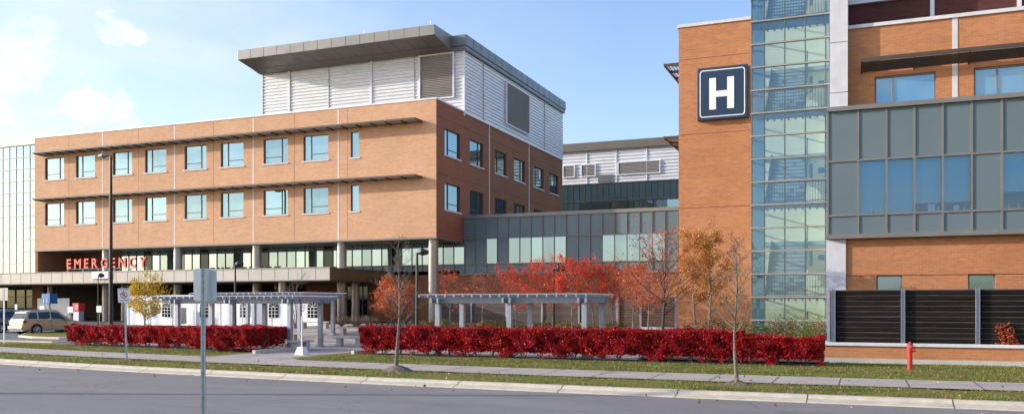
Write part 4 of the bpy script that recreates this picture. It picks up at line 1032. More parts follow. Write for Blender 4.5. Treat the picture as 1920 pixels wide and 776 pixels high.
# white post in a tapered base
p = PZ(566, 665, 0); t = thing('barrier_post', 'slim white post standing in a tapered white base at the plaza opening', 'post', p)
def frustum(mb, c, a, b, z0, z1):
    n = len(mb.v)
    for r, z in ((a, z0), (b, z1)):
        for i, j in ((-1, -1), (1, -1), (1, 1), (-1, 1)): mb.v.append((c[0]+i*r, c[1]+j*r, z))
    for q in ((0,3,2,1),(4,5,6,7),(0,1,5,4),(1,2,6,5),(2,3,7,6),(3,0,4,7)): mb.f.append(tuple(n+i for i in q)); mb.m.append(mb.cm)
m = MB(); frustum(m, p, 0.23, 0.13, 0, 0.34); m.build('base', 'white', t, bevel=0.015)
m = MB(); m.tube([p+Vector((0, 0, 0.33)), p+Vector((0, 0, 1.62))], 0.035, 10); m.build('pole', 'white', t)
# cycle rings
for k, px in enumerate((711, 733, 757, 773)):
    Y = 44.0; X = XY(px, Y); z0 = g(X, Y)
    m = MB(); c = Vector((X, Y, z0+0.62)); m.tube([c+Vector((0.2*cos(a), 0, 0.32*sin(a))) for a in [2*pi*i/20 for i in range(21)]], 0.05, 6)
    m.tube([(X, Y, z0), (X, Y, z0+0.32)], 0.04, 6)
    tag(m.build('cycle_ring', 'blackmetal'), ['black hoop cycle stand, leftmost of four by the orange tree', 'black hoop cycle stand behind the bare young tree', 'black hoop cycle stand left of the black lamp post', 'black hoop cycle stand touching the black lamp post'][k], 'cycle stand', 'cycle stands on the plaza')

# =================================================================== LAMPS
def head(mb, p, dirx, L_=0.9):
    mb.prism([(p.x, p.y-0.14, p.z), (p.x, p.y+0.14, p.z), (p.x, p.y+0.14, p.z+0.13), (p.x, p.y-0.14, p.z+0.13)], (dirx*L_, 0, 0.02))
def lamp(label, base, h, rad, dirx, arm, hl, foot=0.0):
    t = thing('street_lamp', label, 'street lamp', base, 'black site lamps' if h < 10 else None)
    m = MB(); z0 = base.z
    if foot: m.tube([base, base+Vector((0, 0, foot))], [0.30, 0.22], 14)
    if foot: m.build('footing', 'concrete', t); m = MB()
    m.tube([base+Vector((0, 0, foot)), base+Vector((0, 0, h))], [rad, rad*0.55], 12); m.build('pole', 'blackmetal', t)
    a = MB(); tip = base+Vector((dirx*arm, 0, h+0.02)); a.tube([base+Vector((0, 0, h-0.35)), base+Vector((dirx*arm*0.15, 0, h-0.05)), base+Vector((dirx*arm*0.5, 0, h+0.05)), tip], rad*0.45, 8); a.build('arm', 'blackmetal', t)
    hd = MB(); hd.tube([tip-Vector((dirx*0.1, 0, 0)), tip+Vector((dirx*hl*0.35, 0, 0.03)), tip+Vector((dirx*hl, 0, 0.0))], [0.10, 0.22, 0.12], 10)
    hd = hd.build('lamp_head', 'fascia_dark' if h > 10 else 'blackmetal', t)
    return t
b = PY(208, 604, 52.0); b.z = g(b.x, b.y); lamp('tall black street lamp with a single head, in front of the brick wing', b, ZY(208, 292, 52.0)-b.z, 0.17, -1, 0.5, 0.75, 0.35)
b = PY(782, 612, 44.0); b.z = g(b.x, b.y); lamp('black lamp post with short arm, beside the bare young tree', b, ZY(782, 474, 44.0)-b.z, 0.12, 1, 0.15, 0.55)
b = PY(441, 604, 50.0); b.z = g(b.x, b.y); lamp('small black lamp post rising behind the left pergola', b, ZY(441, 496, 50.0)-b.z, 0.10, 1, 0.15, 0.5)
b = PY(184, 604, 56.0); b.z = g(b.x, b.y); lamp('thin black lamp post just left of the tall street lamp', b, ZY(184, 517, 56.0)-b.z, 0.06, 1, 0.15, 0.45)
b = PY(1038, 610, 46.0); b.z = g(b.x, b.y); lamp('black lamp post standing among the red trees', b, ZY(1038, 504, 46.0)-b.z, 0.10, 1, 0.15, 0.5)
b = PZ(0, 737, -0.13)+Vector((-0.94, -0.34, 0)).normalized()*9.0; b.z = 0
b = Vector((b.x, b.y, -0.1)); lamp('plain street lamp at the near kerb, left of the picture, its shadow crossing the road', b, 8.8, 0.23, 1, 0.2, 0.5)

# =================================================================== SIGNS
def sign_post(name, label, cat, px, ybase, ytop_pl, ybot_pl, wpx, z=0.0, depthY=None, rz=0.0, front=True, group=None, tilt=0):
    pass
# no-parking sign
p = PZ(238, 673, 0.02); d = p.x*(-ST)+p.y*CT; k = d/F
t = thing('parking_sign', 'white no parking sign with red circle on a slightly leaning steel post', 'sign', p, group=None, local=True)
t.rotation_euler = (0, radians(-2.4), radians(36))
hgt = 133*k
m = MB(); m.box(-0.03, 0.03, -0.02, 0.02, -0.1, hgt*0.98); m.build('post', 'galv_post', t)
sw_, sh_ = 21*k, 26.5*k; zc_ = hgt-sh_/2
m = MB(); m.prism(rrect(-sw_/2, sw_/2, zc_-sh_/2, zc_+sh_/2, 0.03, -0.03, 3), (0, 0.008, 0)); pl = m.build('plate', 'white', t)
def ring(mb, cx_, cz_, ro, ri, y, n=24):
    for i in range(n):
        a, b = 2*pi*i/n, 2*pi*(i+1)/n
        mb.quad((cx_+ro*cos(a), y, cz_+ro*sin(a)), (cx_+ro*cos(b), y, cz_+ro*sin(b)), (cx_+ri*cos(b), y, cz_+ri*sin(b)), (cx_+ri*cos(a), y, cz_+ri*sin(a)))
m = MB(); r_ = sw_*0.30; ring(m, 0, zc_+0.01, r_, r_*0.78, -0.034); c45 = r_*0.8*0.707; w4 = 0.012
m.quad((-c45-w4, -0.0345, zc_+0.01+c45-w4), (-c45+w4, -0.0345, zc_+0.01+c45+w4), (c45+w4, -0.0345, zc_+0.01-c45+w4), (c45-w4, -0.0345, zc_+0.01-c45-w4))
m.build('prohibition_ring', 'sign_red', pl)
def text_part(body, h, x, y, z, mat, parent, width=None):
    me, w = letter_mesh(body, h, 0.003, None, [mat]); o = bpy.data.objects.new('lettering', me); COL.objects.link(o); o.parent = parent
    o.location = (x-w/2, y, z)
    if width: o.scale = (width/w, 1, 1); o.location.x = x-width/2
    return o
text_part('P', r_*1.05, 0, -0.036, zc_-r_*0.45, 'black', pl)
text_part('NO STOPPING', 0.05, 0, -0.036, zc_+sh_*0.36, 'black', pl, sw_*0.8) if False else None
text_part('NO PARKING', 0.045, 0, -0.036, zc_+sh_*0.37, 'black', pl, sw_*0.8)
text_part('ANY TIME', 0.045, 0, -0.036, zc_-sh_*0.40, 'black', pl, sw_*0.75)
text_part('HERE', 0.045, 0, -0.036, zc_-sh_*0.30, 'black', pl, sw_*0.5) if False else None
b = MB(); 
for zz in (zc_+sh_*0.30, zc_-sh_*0.30): b.box(-0.012, 0.012, -0.04, -0.03, zz-0.012, zz+0.012)
b.build('bolt', 'galv', pl)
# near sign seen from the back
d0 = 12.0; pn = Vector((d0*((381-960)/F*CT-ST), d0*(CT+(381-960)/F*ST), 0))
t = thing('near_sign', 'blank grey back of a street sign on a perforated square post, closest to the viewer', 'sign', pn, local=True, rz=radians(38))
kk = d0/F; zt_ = H+(HY-503)*kk; hb_ = 61*kk; wb_ = 47*kk
m = MB(); s2 = 0.030
# square tube with punched holes drawn as small recesses
m.box(-s2, s2, -s2, s2, -0.2, zt_+0.0); pst = m.build('post', 'galv_post', t)
m = MB(); z = -0.1
while z < zt_-0.02:
    for (ax, ay, nx, ny) in ((0, -s2-0.0015, 1, 0), (-s2-0.0015, 0, 0, 1), (s2+0.0015, 0, 0, 1), (0, s2+.0015, 1, 0)):
        m.poly([(ax+nx*0.0085*cos(a), ay+ny*0.0085*cos(a), z+0.0085*sin(a)) for a in [pi*i/4 for i in range(8)]])
    z += 0.0254*1.0
m.build('punched_holes', 'black', pst)
m = MB(); 
# plate is turned to face the road; its back faces the camera
m.prism([(-wb_/2*cos(a0), wb_/2*sin(a0)+0.0, 0) for a0 in (0,)]+[], (0, 0, 0)) if False else None
pts = rrect(-wb_/2, wb_/2, zt_-hb_, zt_, 0.035, 0, 4)
ang = radians(-26); R = Matrix.Rotation(ang, 4, 'Z')
pts2 = [R @ (Vector(q)+Vector((0, 0.048, 0))) for q in pts]; dv = R @ Vector((0, 0.004, 0))
m.prism(pts2, dv); pl = m.build('plate', 'signback', t)
# sign back at the far left
p = PZ(8, 643, 0); m = MB()
for zz in (zt_-0.07, zt_-hb_+0.07): m.tube([(0, -0.030, zz), (0, -0.040, zz)], 0.013, 6)
m.build('bolt', 'louvre', pl)
t = thing('small_sign', 'pale sign seen from behind on a thin post at the lot entrance, far left', 'sign', p)
d = p.x*(-ST)+p.y*CT; k = d/F
m = MB(); m.box(p.x-0.035, p.x+0.035, p.y-0.02, p.y+0.02, 0, 103*k); m.build('post', 'galv_post', t)
m = MB(); m.box(p.x-8.5*k/0.75, p.x+8.5*k/0.75, p.y-0.05, p.y-0.035, 80*k, 103.5*k); pl = m.build('plate', 'canopy_metal', t)
m = MB(); m.box(p.x-0.10, p.x+0.10, p.y-0.056, p.y-0.052, 81*k, 103*k); m.build('bracket', 'louvre', pl)

# hydrant / red standpipe
p = PZ(1706, 692, 0); t = thing('fire_hydrant', 'slender red fire standpipe on the grass before the brick plinth', 'hydrant', p)
k = (p.x*(-ST)+p.y*CT)/F; hh_ = 52*k
m = MB(); m.tube([p, p+Vector((0, 0, 0.03)), p+Vector((0, 0, 0.031)), p+Vector((0, 0, hh_*0.62)), p+Vector((0, 0, hh_*0.63)), p+Vector((0, 0, hh_*0.93)), p+Vector((0, 0, hh_*0.95))], [0.10, 0.10, 0.078, 0.078, 0.092, 0.092, 0.06], 18); m.build('barrel', 'red', t, smooth=False)
m = MB(); m.tube([p+Vector((0, 0, hh_*0.95)), p+Vector((0, 0, hh_))], [0.035, 0.03], 5); m.build('top_nut', 'red', t)
m = MB(); m.tube([p+Vector((0.07, -0.02, hh_*0.70)), p+Vector((0.17, -0.03, hh_*0.70))], [0.055, 0.05], 12); m.build('outlet_cap', 'red', t)
m = MB(); m.tube([p+Vector((0.1, -0.02, hh_*0.90)), p+Vector((0.145, -0.02, hh_*0.84)), p+Vector((0.15, -0.02, hh_*0.74))], 0.008, 5); m.build('chain', 'blackmetal', t)
m = MB(); m.box(p.x-0.03, p.x+0.05, p.y-0.105, p.y-0.09, hh_*0.80, hh_*0.86); m.build('label_plate', 'grey_paint', t)

# =================================================================== TENT & DROP-OFF STUFF
YTn = 56.0
tn = thing('marquee', 'white fabric marquee with arched windows under the entrance canopy', 'tent', (-50, YTn, 0.6))
tx0, tx1 = XY(238, YTn), XY(600, YTn)
aw = [XY(p_, YTn) for p_ in (313, 384, 460, 514, 587)]
m = MB(); n_ = 160
for i in range(n_):
    a, b = tx0+(tx1-tx0)*i/n_, tx0+(tx1-tx0)*(i+1)/n_; fa, fb = [0.05*sin(u*2.3)+0.03*sin(u*5.1) for u in (a, b)]
    m.quad((a, YTn+fa, 0.45), (b, YTn+fb, 0.45), (b, YTn, 2.66), (a, YTn, 2.66))
m.build('wall', 'tent', tn, smooth=True)
m = MB(); m.prism([(tx0-0.2, YTn-0.2, 2.5), (tx0-0.2, YTn-0.2, 2.70), (tx0-0.2, YTn+0.9, 2.95), (tx0-0.2, YTn+2, 2.70), (tx0-0.2, YTn+2, 2.5)], (tx1-tx0+0.4, 0, 0)); m.build('roof', 'tent', tn)
for i in range(9):
    X = tx0+(tx1-tx0)*i/8; m = MB(); m.tube([(X, YTn-0.08, 0.5), (X, YTn-0.08, 2.7)], 0.035, 6); m.build('pole', 'white', tn)
for X in aw:
    w_, z0, zh = 0.44, 1.15, 1.95
    arch = [(X-w_, YTn-0.09, z0), (X+w_, YTn-0.09, z0), (X+w_, YTn-0.09, zh)]+[(X+w_*cos(a), YTn-0.09, zh+w_*sin(a)) for a in [pi*i/10 for i in range(1, 10)]]+[(X-w_, YTn-0.09, zh)]
    m = MB(); m.poly(arch); wd = m.build('arched_window', 'darkglass', tn)
    m = MB()
    for q in (-0.15, 0.15): m.box(X+q-0.018, X+q+0.018, YTn-0.11, YTn-0.095, z0, zh)
    for z in (z0+0.27, z0+0.54, zh): m.box(X-w_, X+w_, YTn-0.11, YTn-0.095, z-0.015, z+0.015)
    for a in (40, 90, 140): m.tube([(X, YTn-0.1, zh), (X+w_*cos(radians(a)), YTn-0.1, zh+w_*sin(radians(a)))], 0.017, 4)
    m.build('glazing_bars', 'tent', wd)
# hoarding, kiosk, pay machine, signs at the drop-off
Yk = 60.0
m = MB(); m.box(XY(70, Yk+2), XY(130, Yk+2), Yk+2, Yk+2.06, 0.5, ZY(100, 559, Yk+2)); tag(m.build('hoarding', 'signback'), 'pale blue grey hoarding panel under the canopy behind the tan car', 'hoarding')
kx = XY(93, 57)
t = thing('information_totem', 'blue cube shaped information sign raised above the drop-off lane', 'sign', (kx, 57, 0.5))
m = MB(); m.box(kx-0.5, kx+0.5, 56.6, 57.4, ZY(93, 569, 57), ZY(93, 550.5, 57)); cube = m.build('sign_box', 'sign_blue', t, bevel=0.02)
m = MB(); m.tube([(kx, 57, 0.5), (kx, 57, ZY(93, 569, 57))], 0.07, 8); m.build('pole', 'galv', t)
o = text_part('i', 0.4, 0, 0, 0, 'letter_white', t); o.location = (-0.25, -0.44, ZY(93, 567, 57)-0.5); o.name = 'lettering'
o = text_part('i', 0.4, 0, 0, 0, 'letter_white', t); o.location = (0.15, -0.44, ZY(93, 567, 57)-0.5)
px_ = XY(147, 56); zz0, zz1, zz2 = g(px_, 56), ZY(147, 583.5, 56), ZY(147, 568, 56)
t = thing('pay_station', 'grey pay station with a red top beside the tan car', 'pay machine', (px_, 56, zz0))
m = MB(); m.box(px_-0.33, px_+0.33, 55.75, 56.3, zz0, zz1); m.build('cabinet', 'signback', t, bevel=0.02)
m = MB(); m.box(px_-0.36, px_+0.36, 55.7, 56.35, zz1+0.001, zz2); hd = m.build('red_header', 'sign_red', t, bevel=0.02)
m = MB(); ring(m, px_+0.12, (zz1+zz2)/2, 0.19, 0.15, 55.695); m.box(px_+0.095, px_+0.145, 55.685, 55.694, (zz1+zz2)/2-0.10, (zz1+zz2)/2+0.10); m.build('numeral_disc', 'letter_white', hd)
def board(label, px, y0, y1, w, Y, mat='white', lean=0.0):
    X = XY(px, Y); z0 = g(X, Y); t = thing('sign_board', label, 'sign', (X, Y, z0), 'small signs at the drop-off lane')
    m = MB(); m.box(X-w/2, X+w/2, Y-0.03, Y, ZY(px, y1, Y), ZY(px, y0, Y)); m.build('plate', mat, t)
    m = MB(); m.tube([(X, Y+0.03, z0), (X, Y+0.03, ZY(px, y0, Y))], 0.03, 6); m.build('post', 'galv', t)
board('small white sign above the roof of the tan car, far left', 30.5, 570, 582, 0.28, 56)
board('white notice board standing behind the car roof, left of the blue cube', 79, 573, 583, 0.55, 55)
board('white angled notice left of the red pay station', 132, 574.5, 586, 0.6, 54)
board('white notice on the thin lamp post by the entrance lane', 186, 573, 585, 0.55, 54)
for k_, (px, h_) in enumerate(((123.5, 16), (131.5, 17))):
    q = PY(px, 606, 47.5); z0 = g(q.x, q.y); m = MB(); m.box(q.x-0.14, q.x+0.14, q.y-0.1, q.y+0.1, z0, ZY(px, 591, 47.5))
    tag(m.build('bollard', 'concrete', bevel=0.02), ['square concrete bollard in front of the car bonnet, left one', 'square concrete bollard in front of the car bonnet, right one'][k_], 'bollard', 'square concrete bollards by the car')
X = XY(352, 55.5); m = MB(); m.box(XY(337, 55.3), XY(345, 55.3), 55.0, 55.6, 0.6, 1.9); tag(m.build('utility_box', 'concrete', bevel=0.02), 'pale grey utility box beside the yellow tree trunk', 'utility box') 
m = MB(); m.box(XY(247, 60), XY(254, 60), 60, 60.05, 1.2, 1.6); tag(m.build('small_notice', 'sign_red'), 'tiny red notice in the dark bay beside the yellow tree', 'notice')
board('white notice with blue symbol beside the tent end', 590, 573, 600, 0.5, 56.5)

# =================================================================== CARS
def car(name, label, paint, loc, rz):
    t = thing(name, label, 'car', loc, local=True, rz=rz)   # local +X is forward
    W = 0.95
    # lower body by sections along x: (x, zlow, zbelt, halfwidth)
    secs = [(-2.38, 0.42, 0.80, 0.80), (-2.34, 0.30, 0.98, 0.90), (-2.0, 0.27, 1.06, 0.945), (-1.2, 0.27, 1.07, 0.96), (0.2, 0.27, 1.04, 0.965), (0.9, 0.27, 1.01, 0.96), (1.5, 0.28, 0.97, 0.94), (2.05, 0.30, 0.88, 0.89), (2.32, 0.34, 0.74, 0.80), (2.40, 0.42, 0.62, 0.70)]
    m = MB(); ring_ = []
    for x, zl, zb_, w in secs:
        zm = (zl+zb_)/2
        pts = [(w*0.93, zl), (w, zl+0.10), (w*1.0, zm), (w*0.985, zb_-0.08), (w*0.92, zb_), (0.5*w, zb_+0.02), (0, zb_+0.03)]
        full = pts+[(-a, b) for a, b in reversed(pts[:-1])]
        ring_.append([(x, a, b) for a, b in full])
    n = len(ring_[0])
    for i in range(len(ring_)-1):
        for j in range(n-1): m.quad(ring_[i][j], ring_[i+1][j], ring_[i+1][j+1], ring_[i][j+1])
        m.quad(ring_[i][n-1], ring_[i+1][n-1], ring_[i+1][0], ring_[i][0])
    m.poly(ring_[0]); m.poly(list(reversed(ring_[-1])))
    body = m.build('body', paint, t, smooth=False)
    # greenhouse
    gh = [(-2.28, 1.02, 0.84, 0), (-2.02, 1.60, 0.70, 1), (-1.6, 1.69, 0.68, 1), (-0.4, 1.73, 0.68, 1), (0.25, 1.68, 0.66, 1), (1.15, 1.0, 0.80, 0)]
    base = [(-2.28, 0.86), (-1.9, 0.88), (-1.5, 0.89), (-0.4, 0.90), (0.3, 0.89), (1.15, 0.84)]
    m = MB(); top = [(x, w, z) for x, z, w, _ in gh]
    tl = [(x, w, z) for x, z, w, _ in gh]; tr_ = [(x, -w, z) for x, z, w, _ in gh]
    bl = [(x, w, 1.02) for x, w in base]; br = [(x, -w, 1.02) for x, w in base]
    for i in range(len(gh)-1):
        m.quad(tl[i], tl[i+1], tr_[i+1], tr_[i])
        m.quad(bl[i], bl[i+1], tl[i+1], tl[i]); m.quad(tr_[i], tr_[i+1], br[i+1], br[i])
    m.quad(bl[0], tl[0], tr_[0], br[0])
    m.build('roof', paint, t)
    def sidepane(pts, nm='side_window'):
        for s_ in (-1, 1):
            mm = MB()
            def P3(x, z):
                f_ = (z-1.02)/0.68; wv = 0.885*(1-f_)+0.685*f_; return (x, s_*(wv+0.012), z)
            mm.poly([P3(x, z) for x, z in pts]); mm.build(nm, 'carglass', t)
    sidepane([(-2.0, 1.14), (-1.32, 1.12), (-1.32, 1.56), (-1.80, 1.54)]); sidepane([(-1.22, 1.12), (-0.38, 1.10), (-0.38, 1.60), (-1.20, 1.58)]); sidepane([(-0.30, 1.10), (0.78, 1.09), (0.22, 1.55), (-0.30, 1.60)])
    mm = MB(); mm.quad((-2.255, 0.76, 1.12), (-2.255, -0.76, 1.12), (-2.06, -0.66, 1.54), (-2.06, 0.66, 1.54)); mm.v = [(x-0.015, y, z+0.004) for x, y, z in mm.v]; mm.build('rear_window', 'carglass', t)
    mm = MB(); mm.quad((1.05, -0.74, 1.09), (1.05, 0.74, 1.09), (0.36, 0.62, 1.60), (0.36, -0.62, 1.60)); mm.v = [(x+0.015, y, z+0.02) for x, y, z in mm.v]; mm.build('windscreen', 'carglass', t)
    for s_ in (-1, 1):
        mm = MB(); mm.box(-2.37, -2.12, s_*0.80, s_*0.972, 0.84, 1.02); mm.build('tail_light', 'lamp_red', t, bevel=0.015)
        mm = MB(); mm.tube([(-1.9, s_*0.60, 1.69), (-1.7, s_*0.60, 1.75), (0.0, s_*0.60, 1.77), (0.25, s_*0.60, 1.70)], 0.02, 6); mm.build('roof_rail', 'galv', t)
        mm = MB(); mm.box(0.62, 0.85, s_*0.92, s_*1.12, 1.02, 1.18); mm.build('mirror', paint, t, bevel=0.03)
        mm = MB()
        for xx_ in (-0.52, 0.42): mm.box(xx_-0.1, xx_+0.1, s_*0.965, s_*0.99, 0.86, 0.89)
        mm.build('door_handle', paint, t)
        mm = MB()
        for xx_ in (-1.27, -0.34, 0.75): mm.box(xx_-0.006, xx_+0.006, s_*0.95, s_*0.9675, 0.42, 1.02)
        mm.build('door_seam', 'black', t)
        mm = MB(); mm.box(-1.05, 0.95, s_*0.95, s_*0.975, 0.30, 0.40); mm.build('side_sill', 'grey_paint', t)
        for xw in (-1.42, 1.38):
            mm = MB(); mm.tube([(xw, s_*0.93, 0.36), (xw, s_*0.972, 0.36)], 0.42, 24); mm.build('wheel_arch', 'black', t)
            mm = MB(); mm.tube([(xw, s_*0.74, 0.345), (xw, s_*0.80, 0.345), (xw, s_*0.96, 0.345), (xw, s_*0.985, 0.345)], [0.33, 0.35, 0.35, 0.32], 28); wh = mm.build('wheel', 'tire', t)
            mm = MB(); mm.tube([(xw, s_*0.986, 0.345), (xw, s_*0.990, 0.345)], 0.08, 12)
            for q in range(6):
                a = 2*pi*q/6; mm.tube([(xw, s_*0.988, 0.345), (xw+0.22*cos(a), s_*0.990, 0.345+0.22*sin(a))], [0.03, 0.045], 5)
            mm.tube([(xw+0.23*cos(2*pi*i/20), s_*0.988, 0.345+0.23*sin(2*pi*i/20)) for i in range(21)], 0.022, 5)
            mm.build('rim', 'chrome', wh)
    mm = MB(); mm.box(-2.47, -2.28, -0.90, 0.90, 0.38, 0.60); mm.build('rear_bumper', paint, t, bevel=0.04)
    mm = MB(); mm.box(-2.40, -2.375, -0.17, 0.17, 0.72, 0.86); mm.build('licence_plate', 'white', t)
    mm = MB(); mm.box(-2.36, -2.2, -0.85, 0.85, 0.26, 0.379); mm.build('bumper_skirt', 'grey_paint', t)
    return t
def headang(dx, dy): return math.atan2(dy, dx)
car('suv', 'tan estate style four-wheel drive car seen from behind in the hospital driveway', 'tan_paint', (-55.0, 46.3, 0.012), radians(80))
car('blue_car', 'dark blue grey car mostly cut off by the left edge, beside the tan one', 'blue_paint', (-61.3, 48.5, 0.012), radians(80))

# =================================================================== VEGETATION
def hedge(name, label, x0, x1, yf, depth, h, seed, n, gapy=None):
    rng = np.random.default_rng(seed); t = thing(name, label, 'hedge', ((x0+x1)/2, yf((x0+x1)/2)+depth/2, 0), 'red burning bush hedges along the sidewalk')
    Lx = x1-x0; w = 0.62
    # sample a rounded box: mostly near the surface, broken by clump noise
    ph = rng.uniform(0, 6.28, 12)
    def bump(u, v): return 0.05*np.sin(u*2.3+ph[0]+v)+0.03*np.sin(u*4.7+ph[1]-2*v)+0.03*np.sin(u*9.1+ph[2]+3*v)+0.03*np.sin(v*7+ph[3]+u)
    P = []; m_ = int(n*1.5)
    u = rng.uniform(x0, x1, m_); face = rng.random(m_); a = rng.random(m_); dp = np.abs(rng.normal(0, 0.10, m_))
    top = face < 0.33; frt = (face >= 0.33) & (face < 0.70); bck = (face >= 0.70) & (face < 0.84); end = face >= 0.84
    cy = np.where(top, a*depth, np.where(frt, dp, np.where(bck, depth-dp, a*depth)))
    q = rng.random(m_); hl = 0.17+0.10*np.sin(u*3.1+ph[4])+0.06*np.sin(u*7.3+ph[5])
    cz = np.where(top, h-dp, hl+(h-hl)*q)
    u = np.where(end, np.where(rng.random(m_) < 0.5, x0+dp, x1-dp), u)
    # round the top edges
    ed = np.minimum(cy, depth-cy); cz = np.where(top, cz-0.16*np.exp(-ed/0.12), cz)
    bz = bump(u, cz*2); cy = np.where(cy < depth/2, cy-bz+0.08*(1-np.clip(cz/h, 0, 1)), cy+bz-0.08*(1-cz/h)); cz = cz+np.where(top, bump(u, cy*3)*0.9, 0)
    # shoots sticking up
    sh = rng.random(m_) < 0.03; cz = np.where(sh & top, cz+rng.uniform(0.02, 0.12, m_), cz)
    # clump gaps lower down
    cl = np.sin(u*4.3+ph[6])*np.sin(cz*6.1+ph[7]+u)+0.5*np.sin(u*9.7+ph[8])*np.sin(cz*11+ph[9])
    low = 1-np.clip((cz-0.15)/0.75, 0, 1)
    keep = (cl > -0.75+1.15*low*0.9) | (rng.random(m_) < 0.12) | top
    u, cy, cz = u[keep], cy[keep], cz[keep]
    yy = np.array([yf(q_) for q_ in u])+cy
    gz_ = np.array([g(a_, b_) for a_, b_ in zip(u, yy)])
    P = np.stack([u, yy, cz+gz_], 1)
    leaf_cloud('foliage', P, 0.050, 'leaf_red', t, aspect=0.62, rng=rng)
    st_ = MB(); rnd = random.Random(seed); x = x0+0.3
    while x < x1-0.2:
        y = yf(x)+depth*rnd.uniform(0.35, 0.65)
        for _ in range(7):
            a = rnd.uniform(0, 6.28); r = rnd.uniform(0.15, 0.45); zt2 = h*rnd.uniform(0.5, 0.92)
            st_.tube([(x+0.04*cos(a), y+0.04*sin(a), 0), (x+r*0.5*cos(a), y+r*0.5*sin(a), zt2*0.4), (x+r*cos(a), y+r*sin(a)*0.9, zt2)], [0.016, 0.011, 0.005], 4, cap=False)
        x += rnd.uniform(0.5, 0.8)
    st_.build('stems', 'twig', t)
    # dense dark twiggy core so that light does not pour through
    kx_ = rng.uniform(x0+0.15, x1-0.15, n//6); ky_ = rng.uniform(0.2, depth-0.2, n//6); kz_ = rng.uniform(0.25, h-0.15, n//6)
    Pk = np.stack([kx_, np.array([yf(q_) for q_ in kx_])+ky_, kz_], 1); leaf_cloud('inner_leaves', Pk, 0.11, 'leaf_red', t, rng=rng)
    return t
hedge('hedge', 'long dark red clipped hedge in front of the right pergola', XY(660, 31.0), -3.95, HF, 1.15, 1.17, 11, 150000)
hedge('hedge', 'short red clipped hedge at the right, ending near the brick plinth', -3.93, -1.25, HF, 1.1, 0.98, 12, 32000)
hedge('hedge', 'long red clipped hedge at the left, beside the driveway', -38.4, -28.0, HF, 1.1, 1.02, 13, 90000)
hedge('hedge', 'red hedge block turning inward beside the plaza opening, dark on its shaded end', -28.1, -25.0, lambda X: 30.9, 3.3, 1.08, 14, 66000)

def tree(name, label, base, h, tr, seed, kind='round', leaf=None, nleaf=0, lsz=0.09, bark='bark', group=None, spread=0.5, clear=0.3, lean=(0, 0), nbr=16, cat='tree', stems=1, bias=0.0):
    rnd = random.Random(seed); t = thing(name, label, cat, base, group); m = MB(); tips = []
    def branch(p, d, L_, r, lev, maxlev):
        n = 5 if lev < 2 else 3; pts = [p]; rr_ = [r]; q = Vector(p); dd = Vector(d)
        for i in range(n):
            dd = (dd+Vector((rnd.uniform(-1, 1), rnd.uniform(-1, 1), rnd.uniform(-0.4, 1.0)))*0.13).normalized(); q = q+dd*L_/n; pts.append(q.copy()); rr_.append(max(0.0035, r*(1-0.75*(i+1)/n)))
        m.tube(pts, rr_, 5 if lev < 2 else 3, cap=False)
        if lev >= 1:
            for z in pts[1:]: tips.append((z.copy(), lev))
        if lev < maxlev:
            k = 5 if lev == 1 else 4
            for _ in range(k):
                i = rnd.randint(1, n-1) if n > 2 else 1; f = rnd.random(); a0 = pts[i].lerp(pts[min(i+1, n)], f)
                side = Vector((rnd.uniform(-1, 1), rnd.uniform(-1, 1), rnd.uniform(-0.2, 0.7))).normalized()
                branch(a0, (dd*0.8+side*0.9).normalized(), L_*rnd.uniform(0.35, 0.6), rr_[i]*0.6, lev+1, maxlev)
    for s_ in range(stems):
        off = Vector((rnd.uniform(-.1, .1), rnd.uniform(-.1, .1), 0)) if stems > 1 else Vector()
        tp = []; q = base+off+Vector((0, 0, -0.05)); N_ = 9
        dirl = Vector((lean[0], lean[1], 1)) if stems == 1 else Vector((rnd.uniform(-.35, .35), rnd.uniform(-.35, .35), 1))
        hh2 = h if s_ == 0 else h*rnd.uniform(0.75, 0.95)
        for i in range(N_+1):
            f = i/N_; tp.append(base+off+Vector((dirl.x*hh2*f*0.6+0.012*h*sin(f*7+seed), dirl.y*hh2*f*0.6+0.010*h*sin(f*5+seed*2), hh2*f-0.05)))
        tr2 = tr if stems == 1 else tr*0.6
        m.tube(tp, [tr2*(1.25 if i == 0 else (1-0.92*(i/N_)**0.9)) for i in range(N_+1)], 8, cap=False)
        nb = nbr if stems == 1 else max(4, nbr//stems)
        for b_ in range(nb):
            f = clear+(0.95-clear)*(b_+rnd.random()*0.6)/nb; i = min(N_-1, int(f*N_)); p0 = tp[i].lerp(tp[i+1], f*N_-i); az = b_*2.4+rnd.uniform(-0.5, 0.5)
            if kind == 'round': Lb = spread*h*(0.55+0.75*sin(pi*min(1, (f-clear)/(1-clear)*0.85+0.15)))*0.62
            elif kind == 'up': Lb = spread*h*(1.0-0.75*(f-clear)/(1-clear))
            else: Lb = spread*h*0.6
            upz = {'round': 0.65, 'up': 1.0, 'wide': 0.35}[kind]
            branch(p0, Vector((cos(az), sin(az), upz*rnd.uniform(0.7, 1.3))).normalized(), Lb*rnd.uniform(0.75, 1.15), tr2*(1-0.9*f)*0.55, 1, 3)
    m.build('trunk', bark, t, smooth=True)
    if leaf and tips:
        rng = np.random.default_rng(seed); T = np.array([q[0] for q in tips if q[1] >= 1]); w_ = np.array([1.0 if q[1] == 1 else 2.0 for q in tips])
        zr_ = T[:, 2]; hi_ = (zr_-zr_.min())/(np.ptp(zr_)+1e-6); w_ = w_*(1+bias*hi_)
        patch = rng.random(len(T))**1.5; w_ = w_*(0.15+patch); w_ /= w_.sum()
        idx = rng.choice(len(T), nleaf, p=w_); P = T[idx]+rng.normal(size=(nleaf, 3))*lsz*1.25
        leaf_cloud('crown', P, lsz, leaf, t, aspect=0.7, rng=rng)
    return t

